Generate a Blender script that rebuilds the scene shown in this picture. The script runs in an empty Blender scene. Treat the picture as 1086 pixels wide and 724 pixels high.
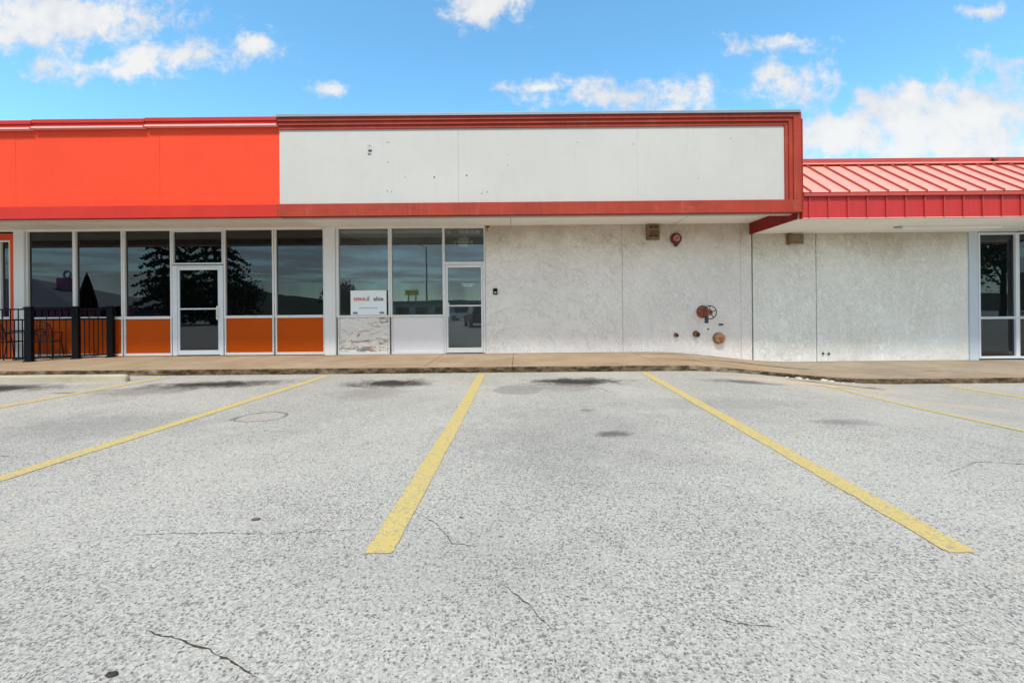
import bpy, bmesh, math, random
from mathutils import Vector, Matrix
R = math.radians
random.seed(7)
S = bpy.context.scene
COL = S.collection

# ------------------------------------------------------------------ node helper
class NT:
    def __init__(s, tree):
        s.t = tree; s.n = tree.nodes; s.l = tree.links
    def new(s, typ, **kw):
        nd = s.n.new(typ)
        for k, v in kw.items(): setattr(nd, k, v)
        return nd
    def put(s, sock, v):
        if isinstance(v, bpy.types.NodeSocket): s.l.new(v, sock)
        elif v is not None:
            if sock.type == 'RGBA' and not hasattr(v, '__len__'): v = (v, v, v, 1)
            elif sock.type == 'RGBA' and len(v) == 3: v = (*v, 1)
            elif sock.type == 'VECTOR' and not hasattr(v, '__len__'): v = (v, v, v)
            sock.default_value = v
    def m(s, op, a, b=None, c=None, clamp=False):
        nd = s.new('ShaderNodeMath', operation=op); nd.use_clamp = clamp
        s.put(nd.inputs[0], a)
        if b is not None: s.put(nd.inputs[1], b)
        if c is not None: s.put(nd.inputs[2], c)
        return nd.outputs[0]
    def vm(s, op, a, b=None):
        nd = s.new('ShaderNodeVectorMath', operation=op)
        s.put(nd.inputs[0], a)
        if b is not None: s.put(nd.inputs[1], b)
        return nd.outputs[0]
    def mix(s, f, a, b, blend='MIX'):
        nd = s.new('ShaderNodeMix', data_type='RGBA', blend_type=blend)
        s.put(nd.inputs[0], f); s.put(nd.inputs[6], a); s.put(nd.inputs[7], b)
        return nd.outputs[2]
    def noise(s, vec, scale, detail=4, rough=.55, dist=0):
        nd = s.new('ShaderNodeTexNoise'); s.put(nd.inputs['Vector'], vec)
        nd.inputs['Scale'].default_value = scale; nd.inputs['Detail'].default_value = detail
        nd.inputs['Roughness'].default_value = rough; nd.inputs['Distortion'].default_value = dist
        return nd.outputs[0]
    def vor(s, vec, scale, feature='F1', rnd=1):
        nd = s.new('ShaderNodeTexVoronoi', feature=feature); s.put(nd.inputs['Vector'], vec)
        nd.inputs['Scale'].default_value = scale; nd.inputs['Randomness'].default_value = rnd
        return nd
    def ss(s, v, a, b, o0=0, o1=1):
        nd = s.new('ShaderNodeMapRange', interpolation_type='SMOOTHSTEP')
        s.put(nd.inputs[0], v); nd.inputs[1].default_value = a; nd.inputs[2].default_value = b
        nd.inputs[3].default_value = o0; nd.inputs[4].default_value = o1
        return nd.outputs[0]
    def xyz(s, v):
        nd = s.new('ShaderNodeSeparateXYZ'); s.put(nd.inputs[0], v); return nd.outputs
    def comb(s, x, y, z):
        nd = s.new('ShaderNodeCombineXYZ')
        for i, q in enumerate((x, y, z)): s.put(nd.inputs[i], q)
        return nd.outputs[0]

def new_mat(name):
    m = bpy.data.materials.new(name); m.use_nodes = True
    t = NT(m.node_tree)
    b = m.node_tree.nodes['Principled BSDF']
    pos = t.new('ShaderNodeNewGeometry').outputs['Position']
    return m, t, b, pos
def bump(t, b, h, strength, dist=.01):
    nd = t.new('ShaderNodeBump'); nd.inputs['Strength'].default_value = strength
    nd.inputs['Distance'].default_value = dist; t.put(nd.inputs['Height'], h)
    t.l.new(nd.outputs[0], b.inputs['Normal'])

def paint(name, col, rough=.5, var=.10, scale=2.5, fine=40, bmp=.05, metal=0, dirt=None, dirt_amt=.3, streak=0, spec=.5):
    m, t, b, pos = new_mat(name)
    n1 = t.noise(pos, scale, 5, .6); n2 = t.noise(pos, fine, 3, .6)
    f = t.m('ADD', t.m('MULTIPLY', t.ss(n1, .3, .7), .6), t.m('MULTIPLY', n2, .4))
    c = t.mix(f, [x * (1 - var) for x in col], [min(1, x * (1 + var)) for x in col])
    if streak:
        sp = t.vm('MULTIPLY', pos, (14, 14, .7))
        sn = t.ss(t.noise(sp, 1, 4, .65), .5, .78)
        c = t.mix(t.m('MULTIPLY', sn, streak), c, dirt or [x * .6 for x in col])
    if dirt:
        dn = t.ss(t.noise(pos, scale * 1.7, 7, .7, .5), .52, .78)
        c = t.mix(t.m('MULTIPLY', dn, dirt_amt), c, dirt)
    t.put(b.inputs['Base Color'], c)
    b.inputs['Roughness'].default_value = rough; b.inputs['Metallic'].default_value = metal
    b.inputs['Specular IOR Level'].default_value = spec
    if bmp: bump(t, b, n2, bmp, .004)
    return m

# ------------------------------------------------------------------ materials
M = {}
def asphalt():
    m, t, b, pos = new_mat('asphalt')
    px, py, pz = t.xyz(pos)
    v = t.vor(pos, 90); v2 = t.vor(pos, 150)
    g1 = t.xyz(v.outputs['Color'])[0]; g2 = t.xyz(v2.outputs['Color'])[1]
    big = t.noise(pos, .45, 5, .6); mid = t.noise(pos, 2.2, 5, .65); fine = t.noise(pos, 62, 3, .75)
    # worn, bleached aggregate
    c = t.mix(t.ss(g1, .1, .95), (.365, .345, .300), (.475, .450, .395))
    c = t.mix(t.m('MULTIPLY', t.ss(g2, .8, .98), .3), c, (.66, .63, .56))
    c = t.mix(t.m('MULTIPLY', t.ss(g2, .14, .06), .5), c, (.13, .12, .11))
    # open binder pits between stones
    pits2 = t.m('MAXIMUM', t.ss(fine, .545, .60), t.ss(t.noise(pos, 27, 3, .8), .62, .66))
    pits = t.m('MULTIPLY', pits2, t.m('MULTIPLY', t.ss(big, .36, .58, .35, 1), t.ss(mid, .36, .56, .35, 1)))
    c = t.mix(t.m('MULTIPLY', pits, .70), c, (.07, .066, .06))
    # lost stones : scattered dark holes, crowded where the surface is more worn
    wear = t.m('ADD', t.ss(big, .38, .62, 0, .10), t.ss(mid, .40, .62, 0, .07))
    ww = t.noise(pos, 70, 2, .6)
    wp = t.vm('ADD', pos, t.vm('MULTIPLY', t.comb(ww, fine, 0), (.028, .028, 0)))
    v3 = t.vor(wp, 92); r3 = t.xyz(v3.outputs['Color'])[2]
    dot = t.m('MULTIPLY', t.m('GREATER_THAN', t.m('ADD', r3, wear), .945), t.ss(v3.outputs['Distance'], .52, .30))
    v4 = t.vor(wp, 44); r4 = t.xyz(v4.outputs['Color'])[2]
    dot = t.m('MAXIMUM', dot, t.m('MULTIPLY', t.m('GREATER_THAN', t.m('ADD', r4, t.m('MULTIPLY', wear, .6)), .988), t.ss(v4.outputs['Distance'], .46, .26, 0, .8)))
    c = t.mix(t.m('MULTIPLY', dot, .80), c, (.065, .06, .053))
    c = t.mix(t.m('MULTIPLY', t.m('LESS_THAN', r3, .015), t.ss(v3.outputs['Distance'], .45, .25, 0, .5)), c, (.27, .20, .13))
    c = t.mix(t.ss(big, .35, .68, 0, .18), c, (.24, .235, .225))
    c = t.mix(t.ss(mid, .45, .75, 0, .15), c, (.48, .455, .41))
    # warm sandy streaks
    c = t.mix(t.ss(t.noise(t.vm('MULTIPLY', pos, (.5, 1.4, 1)), 1.1, 4, .6), .56, .8, 0, .3), c, (.44, .37, .29))
    wob = t.noise(pos, 3.2, 4, .72); wob2 = t.noise(pos, 14, 2, .7)
    def blob(cx, cy, rx, ry, col, amt, rough=1.0, soft=.62, skew=0):
        nonlocal c
        dx = t.m('SUBTRACT', px, cx)
        dy = t.m('SUBTRACT', py, t.m('MULTIPLY_ADD', dx, skew, cy))
        d = t.m('SQRT', t.m('ADD', t.m('POWER', t.m('DIVIDE', dx, rx), 2), t.m('POWER', t.m('DIVIDE', dy, ry), 2)))
        d = t.m('ADD', d, t.m('MULTIPLY', t.m('SUBTRACT', wob, .5), rough * 1.6))
        d = t.m('ADD', d, t.m('MULTIPLY', t.m('SUBTRACT', wob2, .5), rough * .7))
        c = t.mix(t.m('MULTIPLY', t.ss(d, 1, 1 - soft, 0, amt), t.m('MAXIMUM', t.ss(wob2, .40, .54, .55, 1), t.ss(d, .7, .2))), c, col)
    oil = (.030, .026, .022)
    blob(-5.3, 7.60, 1.5, .52, oil, .97, skew=.13)
    blob(-6.0, 7.05, 1.2, .55, (.12, .11, .10), .5)
    blob(-9.0, 7.4, 1.5, .5, oil, .97)
    blob(-7.2, 6.9, .35, .12, oil, .5)
    blob(-2.25, 7.55, 1.0, .55, oil, .97)
    blob(-2.3, 6.7, .75, .8, (.17, .14, .12), .42)
    blob(1.0, 7.55, 1.05, .55, oil, .97)
    blob(.75, 7.0, .8, .5, (.16, .14, .12), .42)
    blob(.91, 4.36, .26, .15, (.07, .065, .045), .8)
    blob(.85, 5.4, .13, .10, (.12, .12, .05), .6)
    blob(3.85, 7.5, .8, .3, (.07, .065, .06), .75, skew=-.12)
    blob(3.55, 4.75, .45, .18, (.11, .10, .10), .5)
    blob(-.02, 6.85, .42, .45, (.215, .20, .175), .72, .35, .12)
    blob(.6, 4.4, 1.5, 1.8, (.12, .12, .12), .25)
    blob(-.4, 2.2, 1.1, .6, (.16, .155, .15), .18)
    blob(-4.6, 4.9, 1.6, .8, (.12, .12, .12), .32)
    blob(2.6, 5.7, 2.2, .5, (.12, .12, .12), .2)
    # tan silt washed out below the low end of the kerb
    blob(5.2, 7.85, 1.7, .42, (.50, .38, .26), .85, .6, .5, -.1)
    blob(6.6, 6.6, 1.4, .35, (.46, .36, .26), .55, .6, .6, -.4)
    blob(5.6, 7.7, .8, .07, (.11, .09, .06), .7)
    # broken-up patch with a dark rim
    for (cx, cy, rx, ry) in ((-3.1, 5.22, .27, .25),):
        dx = t.m('DIVIDE', t.m('SUBTRACT', px, cx), rx); dy = t.m('DIVIDE', t.m('SUBTRACT', py, cy), ry)
        d = t.m('SQRT', t.m('ADD', t.m('POWER', dx, 2), t.m('POWER', dy, 2)))
        d = t.m('ADD', d, t.m('MULTIPLY', t.m('SUBTRACT', wob, .5), 1.1))
        c = t.mix(t.ss(d, 1.02, .85, 0, .45), c, (.38, .335, .28))
        rim = t.m('MULTIPLY', t.ss(d, .8, .97), t.ss(d, 1.13, 1.0))
        c = t.mix(t.m('MULTIPLY', rim, .6), c, (.06, .055, .05))
    t.put(b.inputs['Base Color'], c)
    b.inputs['Roughness'].default_value = .93; b.inputs['Specular IOR Level'].default_value = .2
    h = t.m('SUBTRACT', t.m('SUBTRACT', t.m('MULTIPLY', g1, .5), t.m('MULTIPLY', v.outputs['Distance'], .6)), pits2)
    bump(t, b, t.m('SUBTRACT', h, dot), .42, .005)
    return m
M['asphalt'] = asphalt()

def line_paint():
    m, t, b, pos = new_mat('yellow_road_paint')
    fine = t.noise(pos, 60, 4, .7); mid = t.noise(pos, 3.5, 5, .7)
    c = t.mix(mid, (.47, .34, .10), (.60, .475, .18))
    wear = t.m('MAXIMUM', t.m('MULTIPLY', t.ss(fine, .53, .60), t.ss(mid, .32, .56)), t.ss(t.noise(pos, 22, 4, .8), .575, .62))
    c = t.mix(t.m('MULTIPLY', wear, .9), c, (.31, .29, .24))
    g = t.xyz(t.vor(pos, 95).outputs['Color'])[0]
    c = t.mix(t.ss(g, .25, 0, 0, .35), c, (.5, .42, .22))
    t.put(b.inputs['Base Color'], c); b.inputs['Roughness'].default_value = .85
    b.inputs['Specular IOR Level'].default_value = .2
    bump(t, b, t.m('SUBTRACT', t.m('MULTIPLY', g, .5), wear), .5, .005)
    return m
M['line'] = line_paint()

def concrete(name, c1, c2, dark, joints=(), amt=.6, slab=None):
    m, t, b, pos = new_mat(name)
    px, py, pz = t.xyz(pos)
    n1 = t.noise(pos, .9, 6, .65); n2 = t.noise(t.vm('MULTIPLY', pos, (.8, 3, 3)), 2.2, 6, .7); n3 = t.noise(pos, 70, 3, .7)
    c = t.mix(t.ss(n1, .3, .7), c1, c2)
    c = t.mix(t.ss(n2, .52, .75, 0, amt), c, dark)
    c = t.mix(t.ss(n3, .6, .75, 0, .35), c, [x * .5 for x in dark])
    t.put(b.inputs['Base Color'], c); b.inputs['Roughness'].default_value = .9
    b.inputs['Specular IOR Level'].default_value = .2
    bump(t, b, t.m('ADD', n3, n1), .3, .006)
    return m
M['walk'] = concrete('sidewalk_concrete', (.29, .205, .128), (.37, .28, .19), (.15, .105, .065), amt=.75)
M['walk_grey'] = concrete('grey_sidewalk_concrete', (.25, .195, .14), (.33, .275, .205), (.12, .09, .062), amt=.8)
def kerbmat():
    m, t, b, pos = new_mat('kerb_concrete')
    px, py, pz = t.xyz(pos)
    n = t.noise(t.vm('MULTIPLY', pos, (1, 1, 2.5)), 5, 6, .75); n2 = t.noise(t.vm('MULTIPLY', pos, (.5, .5, 1)), 1.7, 4, .6); n3 = t.noise(pos, 60, 3, .7)
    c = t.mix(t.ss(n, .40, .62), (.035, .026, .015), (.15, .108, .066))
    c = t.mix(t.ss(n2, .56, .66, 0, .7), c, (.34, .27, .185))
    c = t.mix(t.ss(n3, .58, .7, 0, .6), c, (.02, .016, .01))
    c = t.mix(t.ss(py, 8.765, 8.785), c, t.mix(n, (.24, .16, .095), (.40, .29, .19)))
    t.put(b.inputs['Base Color'], c); b.inputs['Roughness'].default_value = .95; b.inputs['Specular IOR Level'].default_value = .1
    bump(t, b, t.m('ADD', n, n3), .6, .01)
    return m
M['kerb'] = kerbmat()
M['stop'] = concrete('wheel_stop_concrete', (.34, .30, .22), (.42, .38, .29), (.16, .14, .10))
M['soil'] = concrete('dark_crack_fill', (.05, .04, .03), (.08, .065, .045), (.03, .025, .02))
M['rubble'] = concrete('rubble_concrete', (.5, .48, .42), (.65, .62, .56), (.3, .26, .2))

def stucco(name, tint, top_dirt, zt, scale=8, depth=.02, dirt=.55, dash=.5):
    m, t, b, pos = new_mat(name)
    px, py, pz = t.xyz(pos)
    wx = t.noise(pos, 2.2, 2, .5)
    def lips(ang, sc, off, gate):
        r = t.new('ShaderNodeVectorRotate', rotation_type='Y_AXIS'); t.put(r.inputs['Vector'], t.vm('ADD', pos, (off, 0, off)))
        t.put(r.inputs['Angle'], t.m('MULTIPLY_ADD', wx, 1.4, ang))
        q = r.outputs[0]
        n = t.noise(t.vm('MULTIPLY', q, (sc * .6, 1, sc * 1.25)), 1, 3, .6, .7)
        g = t.noise(t.vm('MULTIPLY', q, (sc * .9, 1, sc * .9)), 1, 2, .5)
        ln = t.ss(t.m('ABSOLUTE', t.m('SUBTRACT', n, .5)), .042, .012)
        return n, t.m('MULTIPLY', ln, t.ss(g, gate, gate + .07))
    n1, l1 = lips(.5, scale, 0, .47); n2, l2 = lips(-.5, scale * 1.5, 5.3, .52)
    h = t.m('ADD', t.m('ADD', t.ss(n1, .46, .54), t.ss(n2, .46, .54, 0, .5)), t.m('MULTIPLY', t.m('MAXIMUM', l1, l2), .6))
    patchy = t.ss(t.noise(pos, 1.1, 3, .6), .36, .62, .45, 1)
    c = t.mix(t.ss(t.noise(pos, .7, 4, .6), .3, .7), [x * .95 for x in tint], [min(1, x * 1.04) for x in tint])
    grime = t.m('ADD', t.m('MULTIPLY', t.m('SUBTRACT', pz, zt), .62), t.m('MULTIPLY', t.noise(pos, 1.3, 6, .72), .75))
    gr = t.ss(grime, .22, .95)
    c = t.mix(t.m('MULTIPLY', gr, dirt), c, top_dirt)
    crev = t.m('MULTIPLY', t.m('MAXIMUM', l1, l2), patchy)
    c = t.mix(t.m('MULTIPLY', crev, t.m('MULTIPLY_ADD', gr, .45, dash)), c, (.30, .26, .20))
    low = t.m('MULTIPLY', t.ss(pz, .35, -.1), t.ss(t.noise(pos, 3, 5, .7), .48, .7))
    c = t.mix(t.m('MULTIPLY', low, .3), c, (.46, .40, .34))
    t.put(b.inputs['Base Color'], c); b.inputs['Roughness'].default_value = .8
    b.inputs['Specular IOR Level'].default_value = .3
    bump(t, b, h, .5, depth)
    return m
M['stucco'] = stucco('white_trowelled_stucco', (.95, .895, .855), (.50, .385, .27), 2.75, 7.5, .007, .85, .32)
M['stucco_c'] = stucco('cream_trowelled_stucco', (.99, .96, .90), (.54, .44, .30), 2.55, 9, .010, .85, .48)

def plywood():
    m, t, b, pos = new_mat('peeling_painted_plywood')
    p = t.vm('MULTIPLY', pos, (1.1, 1, 3.6)); 
    n = t.noise(p, 2.6, 7, .72, 1.2); n2 = t.noise(t.vm('MULTIPLY', pos, (2, 1, 22)), 3, 5, .7, .6)
    px, py, pz = t.xyz(pos)
    c = t.mix(t.ss(n2, .4, .65), (.90, .88, .84), (.72, .67, .61))
    c = t.mix(t.ss(n, .53, .57, 0, .8), c, (.46, .25, .13))
    c = t.mix(t.ss(n, .60, .65, 0, .9), c, (.17, .075, .04))
    g = t.m('ADD', t.noise(p, 3.6, 6, .7, .6), t.ss(pz, .62, .2, 0, .12))
    c = t.mix(t.ss(g, .60, .72, 0, .8), c, (.22, .21, .20))
    t.put(b.inputs['Base Color'], c); b.inputs['Roughness'].default_value = .8
    bump(t, b, t.m('SUBTRACT', n2, n), .5, .006)
    return m
M['ply'] = plywood()

M['orange'] = paint('orange_fascia_paint', (.76, .056, .016), .62, .09, .7, bmp=.04, streak=.22, spec=.25)
M['orange_panel'] = paint('orange_base_panel_paint', (.52, .080, .004), .6, .05, 1.2, bmp=.02, spec=.1)
M['orange_frame'] = paint('orange_window_surround', (.74, .085, .018), .55, .06, 1.2, spec=.3)
M['red_bright'] = paint('bright_red_trim', (.50, .023, .012), .55, .10, 1.5, streak=.15, spec=.3)
M['red_trim'] = paint('faded_brick_red_trim', (.31, .034, .017), .65, .20, 1.4, dirt=(.42, .11, .075), dirt_amt=.5, streak=.3, spec=.3)
M['red_dark'] = paint('dark_red_board', (.26, .022, .018), .65, .15, 2, spec=.2)
M['sign_white'] = paint('weathered_white_sign_panel', (.475, .463, .435), .7, .05, .8, dirt=(.40, .38, .33), dirt_amt=.35, streak=.22)
M['pink_lip'] = paint('pale_drip_edge', (.80, .46, .42), .4, .08)
M['coping'] = paint('grey_metal_coping', (.26, .28, .32), .5, .1, metal=.2)
M['soffit'] = paint('cream_soffit_paint', (.88, .82, .735), .8, .05, .9, dirt=(.55, .47, .38), dirt_amt=.25)
M['soffit_white'] = paint('white_soffit_paint', (.92, .89, .83), .8, .04, .9, dirt=(.6, .54, .46), dirt_amt=.2)
M['frame'] = paint('white_aluminium_frame', (.78, .77, .76), .4, .05, 3, dirt=(.5, .47, .42), dirt_amt=.3)
M['frame_cool'] = paint('cool_white_aluminium', (.74, .78, .82), .35, .04, 3)
M['pillar'] = paint('white_pillar_paint', (.80, .80, .79), .6, .03, 1.4, dirt=(.62, .58, .52), dirt_amt=.25)
M['pillar_blue'] = paint('pale_blue_pillar_paint', (.58, .64, .72), .6, .04, 1.4, dirt=(.6, .6, .56), dirt_amt=.2)
M['panel_white'] = paint('white_base_panel', (.84, .80, .82), .6, .03, 2, dirt=(.6, .55, .52), dirt_amt=.2)
M['roof_red'] = paint('light_washed_metal_roof', (.76, .31, .235), .38, .05, 1.2, bmp=.02, streak=.1, dirt=(.80, .39, .30), dirt_amt=.4)  # same red metal as the fascia; sun and sky sheen put into the colour
M['seam_red'] = paint('red_roof_seam', (.46, .07, .05), .45, .08)
M['metal_red'] = paint('red_ribbed_metal', (.46, .026, .025), .45, .08, 1.8, streak=.15, spec=.4)
M['metal_red_trim'] = paint('red_metal_trim', (.46, .055, .045), .45, .08)
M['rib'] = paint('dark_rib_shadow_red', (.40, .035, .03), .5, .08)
M['roofing'] = paint('grey_flat_roofing', (.3, .3, .3), .9)
M['brick_wall'] = paint('painted_block_wall', (.6, .57, .52), .8)
M['black_metal'] = paint('black_railing_metal', (.003, .004, .006), .5, .2, 5, spec=.15)
M['dark_chair'] = paint('dark_bronze_metal', (.012, .009, .008), .5, .2, 5, spec=.25)
M['umbrella'] = paint('dark_maroon_canvas', (.02, .008, .008), .9, .2, 5, spec=.1)
M['rust'] = paint('rusty_iron', (.30, .10, .055), .75, .35, 12, dirt=(.10, .035, .025), dirt_amt=.7, bmp=.3)
M['rust_tan'] = paint('rusted_ochre_cap', (.36, .19, .09), .75, .3, 12, dirt=(.16, .06, .03), dirt_amt=.6, bmp=.3)
M['iron'] = paint('dark_iron', (.05, .035, .035), .55, .3, 10)
M['bell_red'] = paint('red_alarm_bell', (.11, .008, .008), .45, .2, 9)
M['bell_face'] = paint('faded_pink_bell_centre', (.42, .16, .15), .5, .3, 30)
M['tan_box'] = paint('tan_weathered_box', (.20, .135, .062), .6, .25, 6, dirt=(.10, .045, .015), dirt_amt=.7)
M['ochre'] = paint('ochre_rust_stain', (.16, .065, .012), .7, .2, 8)
M['dark'] = paint('dark_opening', (.03, .022, .018), .7, .1)
M['blue_tag'] = paint('navy_blue_tag', (.035, .06, .20), .5, .1)
M['lens'] = paint('pale_lens', (.6, .6, .58), .3, .05)
M['lamp_white'] = paint('off_white_tube_cover', (.86, .83, .76), .4, .04)
M['handle'] = paint('pale_cast_handle', (.75, .74, .72), .35, .05)
M['plastic_cream'] = paint('cream_plastic', (.72, .66, .46), .5, .05)
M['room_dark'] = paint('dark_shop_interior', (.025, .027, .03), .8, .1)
M['room_grey'] = paint('grey_shop_interior', (.62, .62, .58), .8, .06)
M['ceil_tile'] = paint('pale_ceiling_band', (.75, .74, .68), .8, .05)
M['sign_face'] = paint('white_sign_face', (.88, .92, .94), .5, .01)
M['ink_red'] = paint('red_sign_ink', (.62, .04, .05), .6, .03)
M['ink_dark'] = paint('charcoal_sign_ink', (.06, .065, .07), .6, .03)
M['ink_grey'] = paint('pale_grey_ink', (.50, .54, .58), .6, .03)
M['ink_blue'] = paint('blue_grey_ink', (.16, .24, .34), .6, .03)
M['letter_white'] = paint('white_door_lettering', (.8, .8, .8), .6, .02)
# things across the lot (seen mirrored in the shop windows)
M['foliage'] = paint('dark_green_foliage', (.035, .06, .028), .8, .35, 3)
M['needle'] = paint('blue_green_needles', (.022, .042, .024), .8, .35, 3)
M['bark'] = paint('brown_bark', (.10, .07, .05), .9, .3, 6)
M['hill'] = paint('wooded_hillside', (.018, .030, .017), .95, .5, .15, fine=1.2, bmp=.6)
M['grass'] = paint('mown_grass', (.07, .10, .035), .95, .3, .6)
M['shingle'] = paint('grey_roof_shingles', (.16, .17, .19), .85, .15, 2)
M['pink_wall'] = paint('pink_painted_wall', (.50, .14, .26), .7, .1)
M['far_white'] = paint('far_white_wall', (.6, .6, .58), .7, .1)
M['yellow_sign'] = paint('yellow_sign_board', (.95, .80, .03), .5, .1)
M['pole'] = paint('grey_steel_pole', (.12, .12, .125), .5, .1)
M['car_white'] = paint('white_car_paint', (.75, .75, .75), .25, .02, bmp=0)
M['car_dark'] = paint('dark_car_paint', (.02, .022, .03), .2, .05, bmp=0)
M['tyre'] = paint('black_tyre', (.02, .02, .02), .85, .1)
M['bird'] = paint('dark_brown_feathers', (.035, .022, .018), .8, .2, 30)

def glass(name, tint, refl, rough=.0, film=(0, 0, 0), film_amt=0.0):
    m = bpy.data.materials.new(name); m.use_nodes = True
    t = NT(m.node_tree); t.n.clear()
    out = t.new('ShaderNodeOutputMaterial')
    tr = t.new('ShaderNodeBsdfTransparent'); tr.inputs[0].default_value = (*tint, 1)
    gl = t.new('ShaderNodeBsdfGlossy'); gl.inputs['Roughness'].default_value = rough
    gl.inputs['Color'].default_value = (.86, .93, 1, 1)
    fr = t.new('ShaderNodeLayerWeight'); fr.inputs['Blend'].default_value = .32
    pos = t.new('ShaderNodeNewGeometry').outputs['Position']
    bp = t.new('ShaderNodeBump'); bp.inputs['Strength'].default_value = .05; bp.inputs['Distance'].default_value = .01
    t.put(bp.inputs['Height'], t.noise(pos, 1.1, 2, .4)); t.l.new(bp.outputs[0], gl.inputs['Normal'])
    fac = t.m('MULTIPLY_ADD', fr.outputs['Fresnel'], .9, refl, clamp=True)
    df = t.new('ShaderNodeBsdfDiffuse'); df.inputs[0].default_value = (.5, .5, .48, 1)
    mx0 = t.new('ShaderNodeMixShader'); mx0.inputs[0].default_value = film_amt
    t.l.new(tr.outputs[0], mx0.inputs[1]); t.l.new(df.outputs[0], mx0.inputs[2])
    mx = t.new('ShaderNodeMixShader'); t.l.new(fac, mx.inputs[0])
    t.l.new(mx0.outputs[0], mx.inputs[1]); t.l.new(gl.outputs[0], mx.inputs[2])
    t.l.new(mx.outputs[0], out.inputs[0])
    return m
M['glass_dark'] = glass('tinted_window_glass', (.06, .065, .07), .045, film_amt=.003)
M['glass_smoke'] = glass('smoked_window_glass', (.30, .31, .33), .04, film_amt=.004)
M['glass_clear'] = glass('clear_window_glass', (.80, .83, .82), .05, film_amt=.035)
M['car_glass'] = paint('dark_car_glass', (.01, .012, .014), .08, .05, bmp=0)

# ------------------------------------------------------------------ mesh helper
class MB:
    def __init__(s): s.bm = bmesh.new()
    def box(s, x0, x1, y0, y1, z0, z1, bev=0):
        vs = [s.bm.verts.new(p) for p in ((x0, y0, z0), (x1, y0, z0), (x1, y1, z0), (x0, y1, z0), (x0, y0, z1), (x1, y0, z1), (x1, y1, z1), (x0, y1, z1))]
        fs = [s.bm.faces.new([vs[i] for i in f]) for f in ((0, 3, 2, 1), (4, 5, 6, 7), (0, 1, 5, 4), (1, 2, 6, 5), (2, 3, 7, 6), (3, 0, 4, 7))]
        if bev:
            es = list({e for f in fs for e in f.edges})
            bmesh.ops.bevel(s.bm, geom=es, offset=bev, segments=2, affect='EDGES', profile=.5)
        return s
    def face(s, pts): s.bm.faces.new([s.bm.verts.new(p) for p in pts]); return s
    def prism(s, poly, axis, a, b):
        """poly of 2D points swept along axis ('x','y','z') from a to b"""
        def P(u, v, w): return {'x': (w, u, v), 'y': (u, w, v), 'z': (u, v, w)}[axis]
        A = [s.bm.verts.new(P(u, v, a)) for u, v in poly]; B = [s.bm.verts.new(P(u, v, b)) for u, v in poly]
        n = len(poly)
        for i in range(n): s.bm.faces.new((A[i], A[(i + 1) % n], B[(i + 1) % n], B[i]))
        s.bm.faces.new(A[::-1]); s.bm.faces.new(B); return s
    def tube(s, p, q, r, r2=None, seg=8, cap=True):
        p, q = Vector(p), Vector(q); r2 = r if r2 is None else r2
        d = (q - p).normalized(); u = d.orthogonal().normalized(); w = d.cross(u)
        A = []; B = []
        for i in range(seg):
            a = 2 * math.pi * i / seg; o = u * math.cos(a) + w * math.sin(a)
            A.append(s.bm.verts.new(p + o * r)); B.append(s.bm.verts.new(q + o * r2))
        for i in range(seg): s.bm.faces.new((A[i], A[(i + 1) % seg], B[(i + 1) % seg], B[i]))
        if cap: s.bm.faces.new(A[::-1]); s.bm.faces.new(B)
        return s
    def path(s, pts, r, seg=7):
        for a, b in zip(pts, pts[1:]): s.tube(a, b, r, seg=seg)
        return s
    def lathe(s, prof, c, axis, seg=20):
        """prof of (radius, distance along axis)"""
        ax = Vector(axis).normalized(); u = ax.orthogonal().normalized(); w = ax.cross(u); c = Vector(c)
        rings = []
        for r, h in prof:
            rings.append([s.bm.verts.new(c + ax * h + (u * math.cos(2 * math.pi * i / seg) + w * math.sin(2 * math.pi * i / seg)) * r) for i in range(seg)])
        for A, B in zip(rings, rings[1:]):
            for i in range(seg): s.bm.faces.new((A[i], A[(i + 1) % seg], B[(i + 1) % seg], B[i]))
        s.bm.faces.new(rings[0][::-1]); s.bm.faces.new(rings[-1]); return s
    def torus(s, c, axis, Rr, r, seg=28, s2=8, a0=0, a1=2 * math.pi):
        ax = Vector(axis).normalized(); u = ax.orthogonal().normalized(); w = ax.cross(u); c = Vector(c)
        full = abs(a1 - a0 - 2 * math.pi) < 1e-6; rings = []
        for i in range(seg if full else seg + 1):
            a = a0 + (a1 - a0) * i / seg; o = u * math.cos(a) + w * math.sin(a)
            rings.append([s.bm.verts.new(c + o * (Rr + r * math.cos(2 * math.pi * j / s2)) + ax * r * math.sin(2 * math.pi * j / s2)) for j in range(s2)])
        n = len(rings)
        for i in range(n if full else n - 1):
            A, B = rings[i], rings[(i + 1) % n]
            for j in range(s2): s.bm.faces.new((A[j], A[(j + 1) % s2], B[(j + 1) % s2], B[j]))
        return s
    def build(s, name, mat, parent=None, bevel=0, smooth=False):
        bmesh.ops.recalc_face_normals(s.bm, faces=s.bm.faces)
        if parent is not None:
            root = parent
            while root.parent: root = root.parent
            off = root.matrix_basis.inverted()
            s.bm.transform(off)
        me = bpy.data.meshes.new(name); s.bm.to_mesh(me); s.bm.free()
        me.materials.append(M[mat] if isinstance(mat, str) else mat)
        o = bpy.data.objects.new(name, me); COL.objects.link(o)
        if parent is not None: o.parent = parent
        if smooth:
            for p in me.polygons: p.use_smooth = True
        if bevel:
            b = o.modifiers.new('Bevel', 'BEVEL'); b.width = bevel; b.segments = 2; b.limit_method = 'ANGLE'; b.angle_limit = R(40)
        return o

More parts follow.
